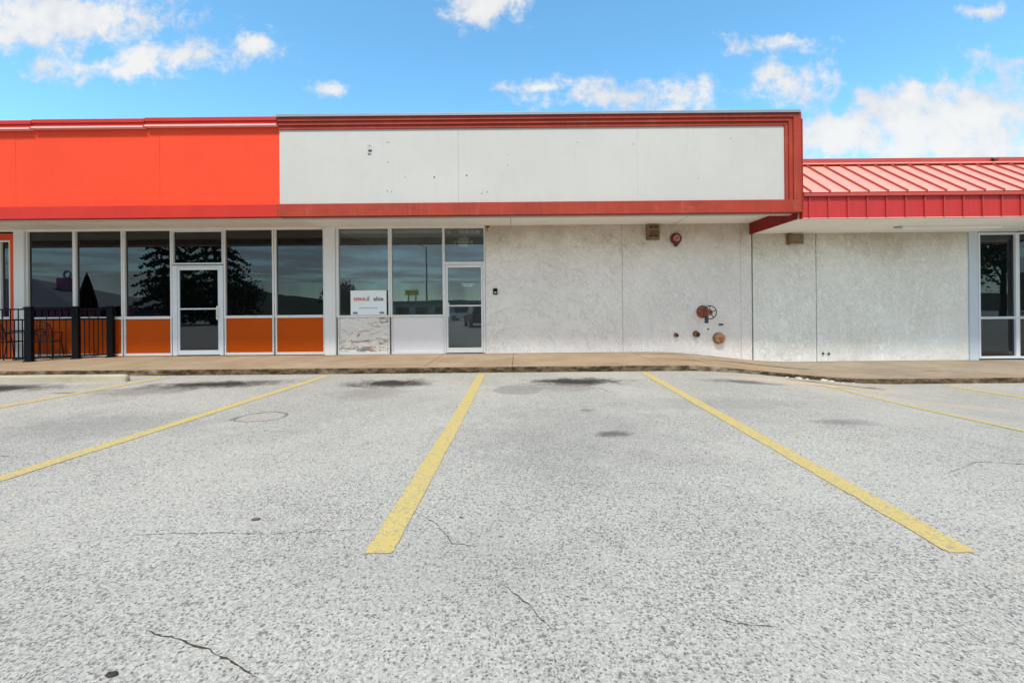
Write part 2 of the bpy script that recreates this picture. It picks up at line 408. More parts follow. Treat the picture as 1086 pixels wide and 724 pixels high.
def thing(name, label, cat, loc=(0, 0, 0), group=None, rz=0):
    o = bpy.data.objects.new(name, None); COL.objects.link(o); o.location = loc; o.rotation_euler = (0, 0, rz)
    o.empty_display_size = .2
    o['label'] = label; o['category'] = cat
    if group: o['group'] = group
    bpy.context.view_layer.update()
    return o
def tag(o, label, cat, group=None):
    o['label'] = label; o['category'] = cat
    if group: o['group'] = group
    return o
def struct(o): o['kind'] = 'structure'; return o
def dup(o, parent=None):
    c = o.copy(); COL.objects.link(c); c.parent = parent
    for ch in o.children: dup(ch, c)
    return c
def text_obj(body, size, loc, mat, name, parent, align='CENTER', bold=0):
    cu = bpy.data.curves.new('tmp', 'FONT'); cu.body = body; cu.size = size; cu.align_x = align; cu.extrude = .001; cu.offset = bold
    o = bpy.data.objects.new('tmp', cu); COL.objects.link(o)
    o.rotation_euler = (R(90), 0, 0); o.location = loc
    bpy.context.view_layer.update()
    me = bpy.data.meshes.new_from_object(o.evaluated_get(bpy.context.evaluated_depsgraph_get()))
    me.transform(o.matrix_world)
    root = parent
    while root.parent: root = root.parent
    me.transform(root.matrix_basis.inverted())
    bpy.data.objects.remove(o); bpy.data.curves.remove(cu)
    me.materials.clear(); me.materials.append(M[mat])
    n = bpy.data.objects.new(name, me); COL.objects.link(n); n.parent = parent
    return n

def sstep(a, b, x):
    x = min(1, max(0, (x - a) / (b - a))); return x * x * (3 - 2 * x)
def lerp(a, b, t): return a + (b - a) * t

# ------------------------------------------------------------------ ground
KERB_Y = 8.75; WALL_Y = 11.30
def gz(x, y): return -.305 * sstep(3.3, 7.6, x) * sstep(.5, 7.0, y)
xs = [-600, -300, -120, -60, -30] + [i * .5 for i in range(-40, 45)] + [30, 60, 120, 300, 600]
ys = [-600, -300, -120, -60, -30, -10, -5] + [i * .5 for i in range(-4, 27)] + [20, 40, 120, 300, 600]
bm = bmesh.new()
grid = [[bm.verts.new((x, y, gz(x, y))) for x in xs] for y in ys]
for j in range(len(ys) - 1):
    for i in range(len(xs) - 1):
        bm.faces.new((grid[j][i], grid[j][i + 1], grid[j + 1][i + 1], grid[j + 1][i]))
me = bpy.data.meshes.new('parking_lot'); bm.to_mesh(me); bm.free(); me.materials.append(M['asphalt'])
for p in me.polygons: p.use_smooth = True
lot = bpy.data.objects.new('parking_lot', me); COL.objects.link(lot); struct(lot)

def kerb_top(x): return .112 - .312 * sstep(3.0, 7.3, x)
def walk_back(x): return .142 - .285 * sstep(3.3, 7.0, x)
bm = bmesh.new(); rng = [-20 + .25 * i for i in range(162)]
def walk_z(x, y):
    f = (y - KERB_Y) / (WALL_Y - KERB_Y); return lerp(kerb_top(x), walk_back(x), min(1.1, f))
# sidewalk slabs, cut by joints
slabs = [-20, -14.2, -11.1, -7.95, -4.85, -1.95, -.14, 2.9, 4.0, 6.05, 9.1, 12.2, 20]
def slab(x0, x1):
    b = bmesh.new(); n = max(2, int((x1 - x0) / .25)); a0 = x0 + .006; a1 = x1 - .006
    cols = []
    for i in range(n + 1):
        x = lerp(a0, a1, i / n)
        cols.append([b.verts.new((x, y, walk_z(x, y) + dz)) for (y, dz) in ((KERB_Y + .155, -.25), (KERB_Y + .155, 0), (10.0, 0), (WALL_Y + .2, 0), (WALL_Y + .2, -.25))])
    for A, B in zip(cols, cols[1:]):
        for k in range(4): b.faces.new((A[k], B[k], B[k + 1], A[k + 1]))
    b.faces.new(cols[0]); b.faces.new(cols[-1][::-1])
    return b
wb = MB(); wb.bm.free(); wb.bm = bmesh.new()
wg = bmesh.new()
for a, c in zip(slabs, slabs[1:]):
    s_ = slab(a, c); tmp = bpy.data.meshes.new('t'); s_.to_mesh(tmp); s_.free()
    (wg if a >= 6 else wb.bm).from_mesh(tmp); bpy.data.meshes.remove(tmp)
o = wb.build('sidewalk', 'walk'); struct(o)
g2 = MB(); g2.bm.free(); g2.bm = wg
o = g2.build('sidewalk_lower', 'walk_grey'); struct(o)
# joint fill just under the slabs
jb = bmesh.new()
vs = [[jb.verts.new((x, y, walk_z(x, y) - .012)) for y in (KERB_Y + .03, WALL_Y + .1)] for x in rng]
for A, B in zip(vs, vs[1:]): jb.faces.new((A[0], B[0], B[1], A[1]))
j = MB(); j.bm.free(); j.bm = jb; struct(j.build('sidewalk_joint_fill', 'soil'))
# kerb, rough front arris
def kerb_piece(x0, x1, seed):
    rr = random.Random(seed); n = int((x1 - x0) / .08); b = bmesh.new(); cols = []
    for i in range(n + 1):
        x = lerp(x0 + .006, x1 - .006, i / n); e = rr.random()
        zt = kerb_top(x); ch = .012 + .012 * e * (rr.random() < .4)
        yb = KERB_Y + rr.uniform(-.004, .004)
        cols.append([b.verts.new(p) for p in ((x, yb - .01, gz(x, KERB_Y) - .1), (x, yb, zt - ch - .01), (x, yb + ch * .9, zt - .002 * e), (x, KERB_Y + .15, zt), (x, KERB_Y + .15, zt - .3))])
    for A, B in zip(cols, cols[1:]):
        for k in range(4): b.faces.new((A[k], B[k], B[k + 1], A[k + 1]))
    b.faces.new(cols[0]); b.faces.new(cols[-1][::-1]); return b
km = MB()
kj = [-20, -14.2, -9.2, -4.1, -.12, 3.42, 4.62, 6.75, 20]
for k, (a, c) in enumerate(zip(kj, kj[1:])):
    s_ = kerb_piece(a, c, k); tmp = bpy.data.meshes.new('t'); s_.to_mesh(tmp); s_.free(); km.bm.from_mesh(tmp)
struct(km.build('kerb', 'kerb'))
# weathered cracks and exposed slab edges at the low end of the sidewalk
def crack(pts, w, name='sidewalk_crack'):
    b = bmesh.new(); L = []
    rr = random.Random(len(pts) + int(w * 1000))
    q = []
    for p0, p1 in zip(pts, pts[1:]):
        for i in range(12):
            f = i / 12; q.append((lerp(p0[0], p1[0], f) + rr.uniform(-.012, .012), lerp(p0[1], p1[1], f) + rr.uniform(-.012, .012)))
    for k, (x, y) in enumerate(q):
        ww = w * (.35 + .65 * math.sin(math.pi * (k + .5) / len(q))) * rr.uniform(.6, 1.2)
        L.append((b.verts.new((x, y - ww, walk_z(x, y - ww) + .004)), b.verts.new((x, y + ww, walk_z(x, y + ww) + .004))))
    for A, B in zip(L, L[1:]): b.faces.new((A[0], B[0], B[1], A[1]))
    m_ = MB(); m_.bm.free(); m_.bm = b; return struct(m_.build(name, 'soil'))
crack([(4.25, 10.2), (5.0, 10.15), (5.9, 9.95), (6.7, 9.9)], .055)
crack([(2.9, 10.9), (3.6, 10.75), (4.3, 10.75)], .018)
crack([(3.3, 9.8), (3.9, 9.75), (4.4, 9.85)], .02)
crack([(3.45, 8.92), (3.5, 9.4), (3.3, 10.1), (3.0, 11.2)], .008)
crack([(3.6, 11.25), (4.6, 11.24), (6.0, 11.25)], .014)

def lot_crack(pts, w, name='asphalt_crack'):
    rr = random.Random(int(abs(pts[0][0]) * 977)); q = []
    for p0, p1 in zip(pts, pts[1:]):
        n = max(4, int(math.hypot(p1[0] - p0[0], p1[1] - p0[1]) / .018))
        for i in range(n): f = i / n; q.append((lerp(p0[0], p1[0], f), lerp(p0[1], p1[1], f)))
    b = bmesh.new(); L = []; ox = oy = 0
    for k, (x, y) in enumerate(q):
        ox = ox * .8 + rr.uniform(-.006, .006); oy = oy * .8 + rr.uniform(-.006, .006)
        ww = w * rr.uniform(.15, 1.0) * (rr.random() < .9) * min(1, 4 * (k + 1) / len(q), 4 * (len(q) - k) / len(q)) + .0003
        z = gz(x, y) + .003
        L.append((b.verts.new((x + ox - ww * .5, y + oy - ww, z)), b.verts.new((x + ox + ww * .5, y + oy + ww, z))))
    for A, B in zip(L, L[1:]): b.faces.new((A[0], B[0], B[1], A[1]))
    m_ = MB(); m_.bm.free(); m_.bm = b; struct(m_.build(name, 'soil'))
for pts, w in (([(-1.49, 1.78), (-1.48, 1.70), (-1.30, 1.653), (-1.13, 1.584), (-1.0, 1.54), (-.92, 1.49), (-.93, 1.44)], .004),
               ([(-2.4, 2.43), (-1.9, 2.47), (-1.5, 2.45), (-1.09, 2.48), (-.8, 2.5)], .0028), ([(-.62, 2.7), (-.5, 2.55), (-.37, 2.34), (-.2, 2.28)], .0025),
               ([(-.09, 2.0), (.02, 1.85), (.145, 1.68)], .0028), ([(.78, 1.76), (.85, 1.727), (1.0, 1.70)], .0022), ([(-5.6, 3.6), (-4.9, 3.9), (-4.3, 3.8)], .004),
               ([(3.1, 3.2), (3.7, 3.5), (4.4, 3.4)], .004), ([(1.0, 7.1), (1.3, 6.9), (1.35, 6.6), (1.6, 6.5)], .008), ([(-3.3, 4.2), (-2.7, 4.6), (-2.2, 4.5)], .003)):
    lot_crack(pts, w)
# weeds and grit caught along the foot of the kerb
rr = random.Random(12); b = MB()
for k in range(520):
    x = rr.uniform(-12, 12) if rr.random() < .5 else rr.choice((-7.4, -4.6, -3.0, -2.1, .4, 3.4, 5.4, 6.9, 8.2)) + rr.gauss(0, .35)
    y = KERB_Y - .012 - abs(rr.gauss(0, .02)); z = gz(x, y)
    for q in range(3):
        a = rr.uniform(0, 6.28); h = rr.uniform(.006, .028); w_ = .004
        b.face([(x - w_, y, z), (x + w_, y, z), (x + math.cos(a) * h * .6, y - abs(math.sin(a)) * h * .5, z + h)])
M['weed'] = paint('dry_green_weeds', (.10, .11, .04), .9, .4, 9)
o = b.build('weeds', 'weed'); o['kind'] = 'stuff'; o['label'] = 'sparse low weeds and dry grass along the foot of the kerb'; o['category'] = 'weeds'

# parking lines
def strip(pts, w, mat, name, dz=.004):
    b = bmesh.new(); L = []
    rr = random.Random(int(pts[0][0] * 100)); q = []; ja = jc = 0
    for p0, p1 in zip(pts, pts[1:]):
        n = max(2, int((Vector(p1) - Vector(p0)).length / .03))
        for i in range(n + 1): q.append(Vector(p0).lerp(Vector(p1), i / n))
    for k, p in enumerate(q):
        e = .82 if k in (0, len(q) - 1) else 1
        ja = ja * .6 + rr.uniform(-.003, .003) + (rr.random() < .04) * .010; jc = jc * .6 + rr.uniform(-.003, .003) - (rr.random() < .04) * .010; a = p.x - w / 2 * e + ja; c = p.x + w / 2 * e + jc
        L.append((b.verts.new((a, p.y, gz(a, p.y) + dz)), b.verts.new((c, p.y, gz(c, p.y) + dz))))
    for A, B in zip(L, L[1:]): b.faces.new((A[0], A[1], B[1], B[0]))
    m_ = MB(); m_.bm.free(); m_.bm = b; return m_.build(name, mat)
G = 'yellow parking bay lines'
for pts, lab in (
    ([(-.735, 2.24), (-.72, 5.4), (-.735, 8.55)], 'yellow parking line running straight towards the camera from below the glass door'),
    ([(2.245, 2.2), (2.35, 5.0), (2.46, 8.5)], 'yellow parking line running from below the stucco wall to the lower right foreground'),
    ([(-4.02, 2.2), (-3.9, 5.0), (-3.77, 8.5)], 'long yellow parking line left of the broken asphalt patch, ending below the white pillar'),
    ([(-7.2, 2.2), (-7.02, 6.5), (-6.92, 8.5)], 'yellow parking line just right of the concrete wheel stop'),
    ([(5.46, 2.2), (5.5, 5.0), (5.52, 7.75)], 'yellow parking line starting from the silt at the low broken kerb'),
    ([(8.7, 2.2), (8.55, 7.4), (8.4, 8.45)], 'short stretch of thin yellow line near the lower kerb at the right edge')):
    tag(strip(pts, .15, 'line', 'parking_line'), lab, 'parking line', G)

# wheel stop
b = MB(); prof = [(7.98, 0), (8.13, 0), (8.115, .10), (8.085, .13), (8.03, .13), (7.995, .10)]
X0, X1 = -9.72, -7.26
ws = []
for x, sc in ((X0, .55), (X0 + .05, 1), (X0 + .6, 1), (X0 + 1.2, 1.02), (X1 - .6, 1), (X1 - .06, 1), (X1 - .015, .8), (X1, .5)):
    ws.append([b.bm.verts.new((x, 8.055 + (y - 8.055) * (sc if sc < 1 else 1), z * sc if z else -.01)) for y, z in prof])
for A, B in zip(ws, ws[1:]):
    for k in range(6): b.bm.faces.new((A[k], B[k], B[(k + 1) % 6], A[(k + 1) % 6]))
b.bm.faces.new(ws[0]); b.bm.faces.new(ws[-1][::-1])
tag(b.build('wheel_stop', 'stop', bevel=.01), 'weathered concrete wheel stop lying before the kerb at the left', 'wheel stop')

# broken concrete and a weathered board at the low end of the kerb
rr = random.Random(5)
def chunk(x, y, s, lab):
    b = MB(); bmesh.ops.create_icosphere(b.bm, subdivisions=2, radius=s)
    for v in b.bm.verts:
        v.co *= rr.uniform(.7, 1.15); v.co.z *= .45; v.co += Vector((x, y, gz(x, y) + s * .2))
    tag(b.build('concrete_chunk', 'rubble'), lab, 'rubble', 'broken concrete pieces by the low kerb')
CH = 'pale broken concrete piece lying in the silt where the kerb gets low'
for (x, y, s) in ((5.55, 8.62, .06), (5.75, 8.66, .035), (6.05, 8.60, .075), (6.22, 8.64, .05), (6.4, 8.58, .03), (5.35, 8.66, .03), (6.62, 8.6, .03)):
    chunk(x, y, s, CH)
b = MB(); b.prism([(5.15, 8.35), (5.2, 8.3), (6.72, 7.95), (6.75, 8.02)], 'z', -.2, -.185)
for v in b.bm.verts: v.co.z = gz(v.co.x, v.co.y) + (.03 if v.co.z > -.19 else .004)
tag(b.build('wood_strip', 'stop'), 'thin weathered wooden strip lying in silt beside the low kerb', 'wood strip')
for (x, y, s, l) in ((-7.62, 4.18, .055, 'flat black debris scrap on the asphalt near the left edge'), (-1.42, 1.50, .022, 'small black debris scrap on asphalt at the bottom of the picture'),
                     (-1.6, 2.62, .028, 'curled brown dry leaf on the asphalt left of the middle line'), (-.36, 2.62, .012, 'tiny brown leaf on the asphalt right of the middle line end')):
    b = MB(); bmesh.ops.create_icosphere(b.bm, subdivisions=2, radius=s)
    for v in b.bm.verts: v.co *= rr.uniform(.75, 1.2); v.co.z *= .15; v.co.y *= .6; v.co += Vector((x, y, .006))
    tag(b.build('debris_scrap' if 'scrap' in l else 'dry_leaf', 'dark' if 'black' in l else 'bark'), l, 'debris' if 'scrap' in l else 'leaf')

# ------------------------------------------------------------------ storefront parts
def window(root, x0, x1, z0, z1, glassmat, fm='frame', l=.035, r=.035, b_=.07, t_=.05, y=WALL_Y, name='window'):
    """frame ring (part) with its pane (sub-part); x0..x1,z0..z1 is the clear glass"""
    b = MB()
    b.box(x0 - l, x0, y - .055, y + .05, z0 - b_, z1 + t_)
    b.box(x1, x1 + r, y - .055, y + .05, z0 - b_, z1 + t_)
    b.box(x0, x1, y - .058, y + .05, z0 - b_, z0); b.box(x0, x1, y - .052, y + .05, z1, z1 + t_)
    f = b.build(name, fm, root, bevel=.004)
    MB().box(x0 - .004, x1 + .004, y - .003, y + .003, z0 - .004, z1 + .004).build('pane', glassmat, f)
    return f
def basepanel(root, x0, x1, mat, z0=.22, z1=1.11, y=WALL_Y, fm='frame', label=None):
    o = MB().box(x0, x1, y - .02, y + .05, z0, z1).build('base_panel', mat, root)
    b = MB(); b.box(x0 - .035, x0 - .001, y - .054, y + .05, z0 - .065, z1); b.box(x1 + .001, x1 + .035, y - .054, y + .05, z0 - .065, z1)
    b.box(x0, x1, y - .05, y + .05, z0 - .065, z0); b.build('panel_frame', fm, o, bevel=.004)
    if label: o['label'] = label
    return o
def glass_door(root, x0, x1, gx0, gx1, ztr0, ztr1, zl, zg1, zg0, zb, zbar, hand, gm, fm='frame'):
    window(root, x0 + .03, x1 - .03, ztr0, ztr1, gm, fm, l=.03, r=.03, b_=.04, t_=.05, name='transom_window')
    b = MB(); y = WALL_Y
    b.box(x0, gx0 - .055, y - .056, y + .05, zb, zl + .035); b.box(gx1 + .055, x1, y - .056, y + .05, zb, zl + .035)
    b.box(gx0 - .055, gx1 + .055, y - .056, y + .05, zl + .006, zl + .035)
    b.build('door_frame', fm, root, bevel=.004)
    b = MB()
    b.box(gx0 - .05, gx0, y - .045, y + .01, zb + .015, zl); b.box(gx1, gx1 + .05, y - .045, y + .01, zb + .015, zl)
    b.box(gx0, gx1, y - .044, y + .01, zg1, zl); b.box(gx0, gx1, y - .044, y + .01, zb + .015, zg0)
    d = b.build('door', fm, root, bevel=.004)
    MB().box(gx0 - .003, gx1 + .003, y - .02, y - .014, zg0 - .003, zg1 + .003).build('pane', gm, d)
    MB().box(gx0, gx1, y - .06, y - .022, zbar - .02, zbar + .015).build('push_bar', fm, d, bevel=.004)
    hx = gx1 + .012 if hand > 0 else gx0 - .012
    b = MB(); b.tube((hx, y - .11, zbar - .27), (hx, y - .11, zbar + .03), .015); b.tube((hx, y - .11, zbar - .22), (hx, y - .04, zbar - .22), .012); b.tube((hx, y - .11, zbar + .0), (hx, y - .04, zbar + .0), .012)
    b.box(hx - .045, hx + .045, y - .058, y - .046, zbar - .29, zbar + .07)
    b.build('handle', 'handle', d, bevel=.003)
    return d
def room(root, x0, x1, y1, z0, z1, mat, name='interior_room'):
    b = MB(); y0 = WALL_Y + .052
    b.face([(x0, y1, z0), (x1, y1, z0), (x1, y1, z1), (x0, y1, z1)]); b.face([(x0, y0, z0), (x0, y1, z0), (x0, y1, z1), (x0, y0, z1)])
    b.face([(x1, y0, z0), (x1, y1, z0), (x1, y1, z1), (x1, y0, z1)]); b.face([(x0, y0, z0), (x1, y0, z0), (x1, y1, z0), (x0, y1, z0)])
    b.face([(x0, y0, z1), (x1, y0, z1), (x1, y1, z1), (x0, y1, z1)])
    return b.build(name, mat, root)

# ------------------------------------------------------------------ LEFT: orange storefront
SPLIT = -5.12
L_ = thing('storefront_building', 'long storefront with bright orange fascia, dark tinted windows and orange base panels', 'building', (-10, WALL_Y, .15))
panes = [(-12.72, -11.56), (-11.475, -10.305), (-10.205, -9.03), None, (-7.60, -6.385), (-6.28, -5.065)]
for p in panes:
    if p:
        window(L_, p[0], p[1], 1.18, 3.395, 'glass_dark', l=.045, r=.045)
        basepanel(L_, p[0] + .005, p[1] - .005, 'orange_panel')
glass_door(L_, -8.975, -7.66, -8.80, -7.80, 2.555, 3.36, 2.455, 2.37, .29, .155, 1.365, 1, 'glass_dark', 'frame_cool')
MB().box(-13.04, -12.77, WALL_Y - .10, WALL_Y + .1, .13, 3.45).build('pillar', 'pillar', L_, bevel=.01)
MB().box(-5.02, -4.735, WALL_Y - .09, WALL_Y + .1, .13, 3.45).build('pillar', 'pillar', L_, bevel=.01)
# orange framed window bay at the far left
b = MB()
for (x0, x1, z0, z1) in ((-13.17, -13.045, .15, 3.36), (-13.45, -13.17, 3.19, 3.36), (-16.2, -13.45, 3.19, 3.36)): b.box(x0, x1, WALL_Y - .06, WALL_Y + .08, z0, z1)
b.build('window_surround', 'orange_frame', L_, bevel=.005)
window(L_, -13.42, -13.21, 1.20, 3.14, 'glass_dark', l=.04, r=.035, t_=.045)
window(L_, -15.0, -13.53, 1.20, 3.14, 'glass_dark', l=.04, r=.035, t_=.045)
for a, c in ((-13.42, -13.21), (-15.0, -13.53)): MB().box(a - .04, c + .035, WALL_Y - .03, WALL_Y + .05, .15, 1.125).build('base_panel', 'orange_panel', L_)
MB().box(-20, -15.05, WALL_Y - .03, WALL_Y + .1, .1, 3.45).build('end_wall', 'pillar', L_)
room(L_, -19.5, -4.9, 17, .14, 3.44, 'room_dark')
# upper works
b = MB(); j0 = None
for a, c in ((-20, -13.9), (-13.896, -10.802), (-10.798, -7.702), (-7.698, SPLIT - .002)): b.box(a, c, 9.34, 9.40, 3.555, 5.23)
b.build('fascia_panel', 'orange', L_)
MB().box(-20, SPLIT - .002, 9.25, 9.40, 3.29, 3.555).build('fascia_band', 'red_bright', L_, bevel=.006)
# cap flashing with a pale drip lip, laid in lengths
b = MB(); bl = MB()
for k, (a, c) in enumerate(((-20, -15.2), (-15.19, -10.36), (-10.35, -7.95), (-7.94, SPLIT - .01))):
    dz = (-.045, -.035, -.018, -.0)[k]
    b.box(a, c, 9.235 + .003 * k, 9.60, 5.345 + dz, 5.425 + dz); b.box(a, c, 9.26 + .003 * k, 9.60, 5.272 + dz, 5.345 + dz)
    bl.box(a, c - (.02 if k < 3 else 0), 9.225 + .003 * k, 9.335, 5.235 + dz, 5.268 + dz)
cp = b.build('cap_flashing', 'red_bright', L_, bevel=.004); bl.build('drip_edge', 'pink_lip', cp, bevel=.003)
MB().box(-20, SPLIT - .002, 9.40, 9.60, 3.29, 5.20).build('parapet', 'brick_wall', L_)
MB().box(-20, SPLIT - .002, 9.60, 25, 3.62, 5.0).build('roof', 'roofing', L_)
b = MB(); b.box(-20, SPLIT - .003, 9.40, WALL_Y + .4, 3.452, 3.60)
sf = b.build('soffit', 'soffit', L_)
for x in (-15.1, -12.74, -11.52, -10.255, -9.0, -7.63, -6.33): MB().box(x - .03, x + .03, 9.41, WALL_Y - .06, 3.438, 3.4515).build('soffit_batten', 'soffit', sf, bevel=.003)
MB().box(-20, SPLIT - .003, WALL_Y - .075, WALL_Y - .053, 3.40, 3.4505).build('head_trim', 'soffit', L_)

# ------------------------------------------------------------------ CENTRE: white sign band storefront
C_ = thing('storefront_building', 'storefront with blank weathered white sign band framed in faded brick red and white stucco wall', 'building', (0, WALL_Y, .15))
window(C_, -4.66, -3.375, 1.16, 3.40, 'glass_clear', l=.07, r=.045, b_=.06)
window(C_, -3.28, -1.965, 1.16, 3.40, 'glass_clear', l=.045, r=.03, b_=.06)
basepanel(C_, -4.655, -3.385, 'ply', z0=.205, z1=1.095, label='weathered plywood base panel with peeling white paint')
basepanel(C_, -3.27, -1.975, 'panel_white', z0=.205, z1=1.095, label='plain white base panel')
glass_door(C_, -1.935, -.86, -1.83, -.97, 2.52, 3.39, 2.445, 2.375, .295, .15, 1.385, -1, 'glass_clear')
room(C_, -4.9, -.5, 18, .14, 3.44, 'room_grey')
for x0, x1 in ((-4.64, -4.02), (-4.0, -3.39), (-3.26, -1.98)): MB().box(x0, x1, 11.37, 11.39, 3.30, 3.385).build('blind_headrail', 'ceil_tile', C_)
for x in (-1.87, -1.53, -1.39, -1.25, -1.11): MB().box(x, x + .12, 11.37, 11.39, 3.27, 3.36).build('blind_headrail', 'ceil_tile', C_)
MB().box(-4.88, -.52, 11.40, 17.9, 3.415, 3.435).build('shop_ceiling', 'ceil_tile', C_)
# door lettering, too small to read in the photo: two short rows of white strokes
rr = random.Random(3)
for z, x0, x1, s in ((1.93, -1.47, -1.15, .022), (1.885, -1.43, -1.20, .020)):
    x = x0; b = MB()
    while x < x1:
        w = rr.uniform(.010, .018); b.box(x, x + w, WALL_Y - .0235, WALL_Y - .0215, z, z + s); x += w + .008
    b.build('door_lettering', 'letter_white', C_)
# stucco
b = MB(); zb = -.25
def wall_poly(b, x0, x1, zt):  b.box(x0, x1, WALL_Y - .03, WALL_Y + .2, zb, zt)
for a, c in ((-.855, 2.70), (2.708, 5.776), (5.782, 6.062)):
    MB().box(a, c, WALL_Y - .03, WALL_Y + .2, zb, 3.451).build('stucco_wall', 'stucco', C_, bevel=.004)
MB().box(-.85, 6.06, WALL_Y + .02, WALL_Y + .12, zb, 3.45).build('wall_backing', 'brick_wall', C_)
# upper works
b = MB()
for a, c in ((SPLIT, -1.272), (-1.269, 2.58), (2.582, 5.75)): b.box(a, c, 9.34, 9.40, 3.56, 5.19)
sg = b.build('sign_band', 'sign_white', C_)
rr = random.Random(9)
for (x, z, r_) in ((-2.80, 4.89, .012), (-2.76, 4.89, .012), (-2.78, 4.46, .014), (-2.80, 3.84, .014), (-2.71, 3.82, .014), (-2.41, 4.14, .012), (-1.79, 4.13, .022), (-1.09, 4.16, .02),
                   (-.77, 3.77, .014), (-.65, 3.80, .016), (-.21, 4.37, .014), (-.2, 4.6, .01), (1.3, 4.85, .012), (2.5, 4.8, .014), (3.9, 4.05, .01), (4.6, 4.9, .012)):
    r_ *= .72; MB().lathe([(r_, 0), (r_, .004)], (x, 9.3395, z), (0, -1, 0), 10).build('bolt_hole', 'dark', sg)
MB().box(-3.205, -3.13, 9.325, 9.3385, 4.70, 4.73).build('bracket', 'iron', sg)
MB().box(-3.215, -3.15, 9.325, 9.3385, 4.635, 4.655).build('bracket', 'rust', sg)
b = MB(); b.path([(-3.19, 9.335, 4.78), (-3.2, 9.325, 4.83), (-3.18, 9.32, 4.85), (-3.15, 9.325, 4.83), (-3.14, 9.335, 4.74)], .005); b.build('sign_wire', 'ink_grey', sg)
LV = [(9.25, 5.325, 5.43, 5.90, 6.07), (9.28, 5.248, 5.325, 5.82, 5.90), (9.31, 5.17, 5.248, 5.745, 5.82)]
b = MB()
for y, z0, z1, xa, xb in LV:
    b.box(SPLIT, xb, y, 9.345 if y > 9.3 else 9.50, z0, z1 - .0005 if y > 9.25 else z1)
    b.box(xa, xb - (.0005 if xb < 6 else 0), y, 9.345 if y > 9.3 else 9.50, 3.562, z0 - .0005)
b.build('cornice', 'red_trim', C_, bevel=.006)
MB().box(SPLIT, 6.07, 9.245, 9.40, 3.29, 3.56).build('fascia_band', 'red_trim', C_, bevel=.006)
b = MB(); b.box(SPLIT, 6.03, 9.215, 9.60, 5.432, 5.462); b.box(SPLIT, 6.03, 9.215, 9.225, 5.405, 5.432); b.build('coping', 'coping', C_, bevel=.004)
MB().box(6.0705, 6.085, 9.235, 9.6, 3.30, 5.28).build('corner_flashing', 'red_trim', C_)
MB().box(SPLIT, 6.066, 9.50, 9.60, 3.29, 5.43).build('parapet', 'brick_wall', C_)
MB().box(SPLIT, 6.066, 9.60, 25, 3.62, 5.0).build('roof', 'roofing', C_)
MB().box(SPLIT, 6.0, 9.40, WALL_Y + .4, 3.452, 3.60).build('soffit', 'soffit_white', C_)
for x in (-.18, 4.05): MB().box(x, x + .012, 9.42, WALL_Y - .04, 3.4495, 3.4515).build('soffit_joint', 'walk_grey', C_)
MB().box(6.015, 6.065, 9.41, WALL_Y + .1, 3.165, 3.62).build('return_board', 'red_dark', C_, bevel=.004)
MB().box(-4.73, -.86, WALL_Y - .07, WALL_Y - .056, 3.415, 3.4505).build('head_trim', 'soffit', C_)
MB().box(SPLIT, 6.06, 24.8, 25, -.3, 3.62).build('rear_wall', 'brick_wall', C_)

# ------------------------------------------------------------------ RIGHT: red metal roofed unit
R_ = thing('storefront_building', 'lower storefront with red standing seam metal roof and cream stucco wall', 'building', (10, WALL_Y, -.15))
for a, c, mt in ((6.097, 7.730, 'stucco_c'), (7.756, 11.70, 'stucco_c')):
    MB().box(a, c, WALL_Y - .03 + (.012 if a > 7 else 0), WALL_Y + .2, -.17 if a < 7 else -.3, 3.179).build('stucco_wall', mt, R_, bevel=.004)
MB().box(6.07, 11.71, WALL_Y + .02, WALL_Y + .12, -.3, 3.178).build('wall_backing', 'dark', R_)
MB().box(11.705, 11.935, WALL_Y - .05, WALL_Y + .1, -.3, 3.18).build('pillar', 'pillar_blue', R_, bevel=.008)
window(R_, 11.985, 12.90, .975, 3.10, 'glass_smoke', 'frame_cool', l=.045, r=.05, b_=.03, t_=.05)
window(R_, 11.985, 12.90, -.05, .915, 'glass_smoke', 'frame_cool', l=.045, r=.05, b_=.06, t_=.025)
MB().box(11.94, 12.95, WALL_Y - .045, WALL_Y + .05, 3.151, 3.178).build('head_trim', 'coping', R_)
# canted bay towards the parking lot
def canted(x0, z0, z1, fm, gm, l=.05, b_=.05, t_=.05, w=1.6):
    b = MB(); a = R(-45)
    b.box(0, l, -.05, .05, z0 - b_, z1 + t_); b.box(w, w + l, -.05, .05, z0 - b_, z1 + t_)
    b.box(l, w, -.048, .05, z0 - b_, z0); b.box(l, w, -.048, .05, z1, z1 + t_)
    mt = Matrix.Translation((x0, WALL_Y - .01, 0)) @ Matrix.Rotation(a, 4, 'Z')
    b.bm.transform(mt); f = b.build('window', fm, R_, bevel=.004)
    p = MB().box(l - .003, w + .003, -.003, .003, z0 - .003, z1 + .003); p.bm.transform(mt); p.build('pane', gm, f)
canted(12.97, .975, 3.10, 'frame_cool', 'glass_smoke', b_=.03)
canted(12.97, -.05, .915, 'frame_cool', 'glass_smoke', b_=.06, t_=.025)
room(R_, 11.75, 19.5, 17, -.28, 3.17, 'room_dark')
b = MB(); b.box(11.99, 13.45, 12.25, 12.31, 2.26, 2.34); b.box(13.40, 13.49, 12.25, 12.31, -.1, 2.34); b.box(12.0, 13.4, 12.26, 12.30, .0, .10); b.box(13.42, 13.46, 12.25, 12.31, 2.34, 3.1)
b.build('inner_door_frame', 'frame_cool', R_)
MB().box(14.2, 20, WALL_Y - 1.15, WALL_Y - 1.0, -.3, 3.178).build('stucco_wall', 'stucco_c', R_)
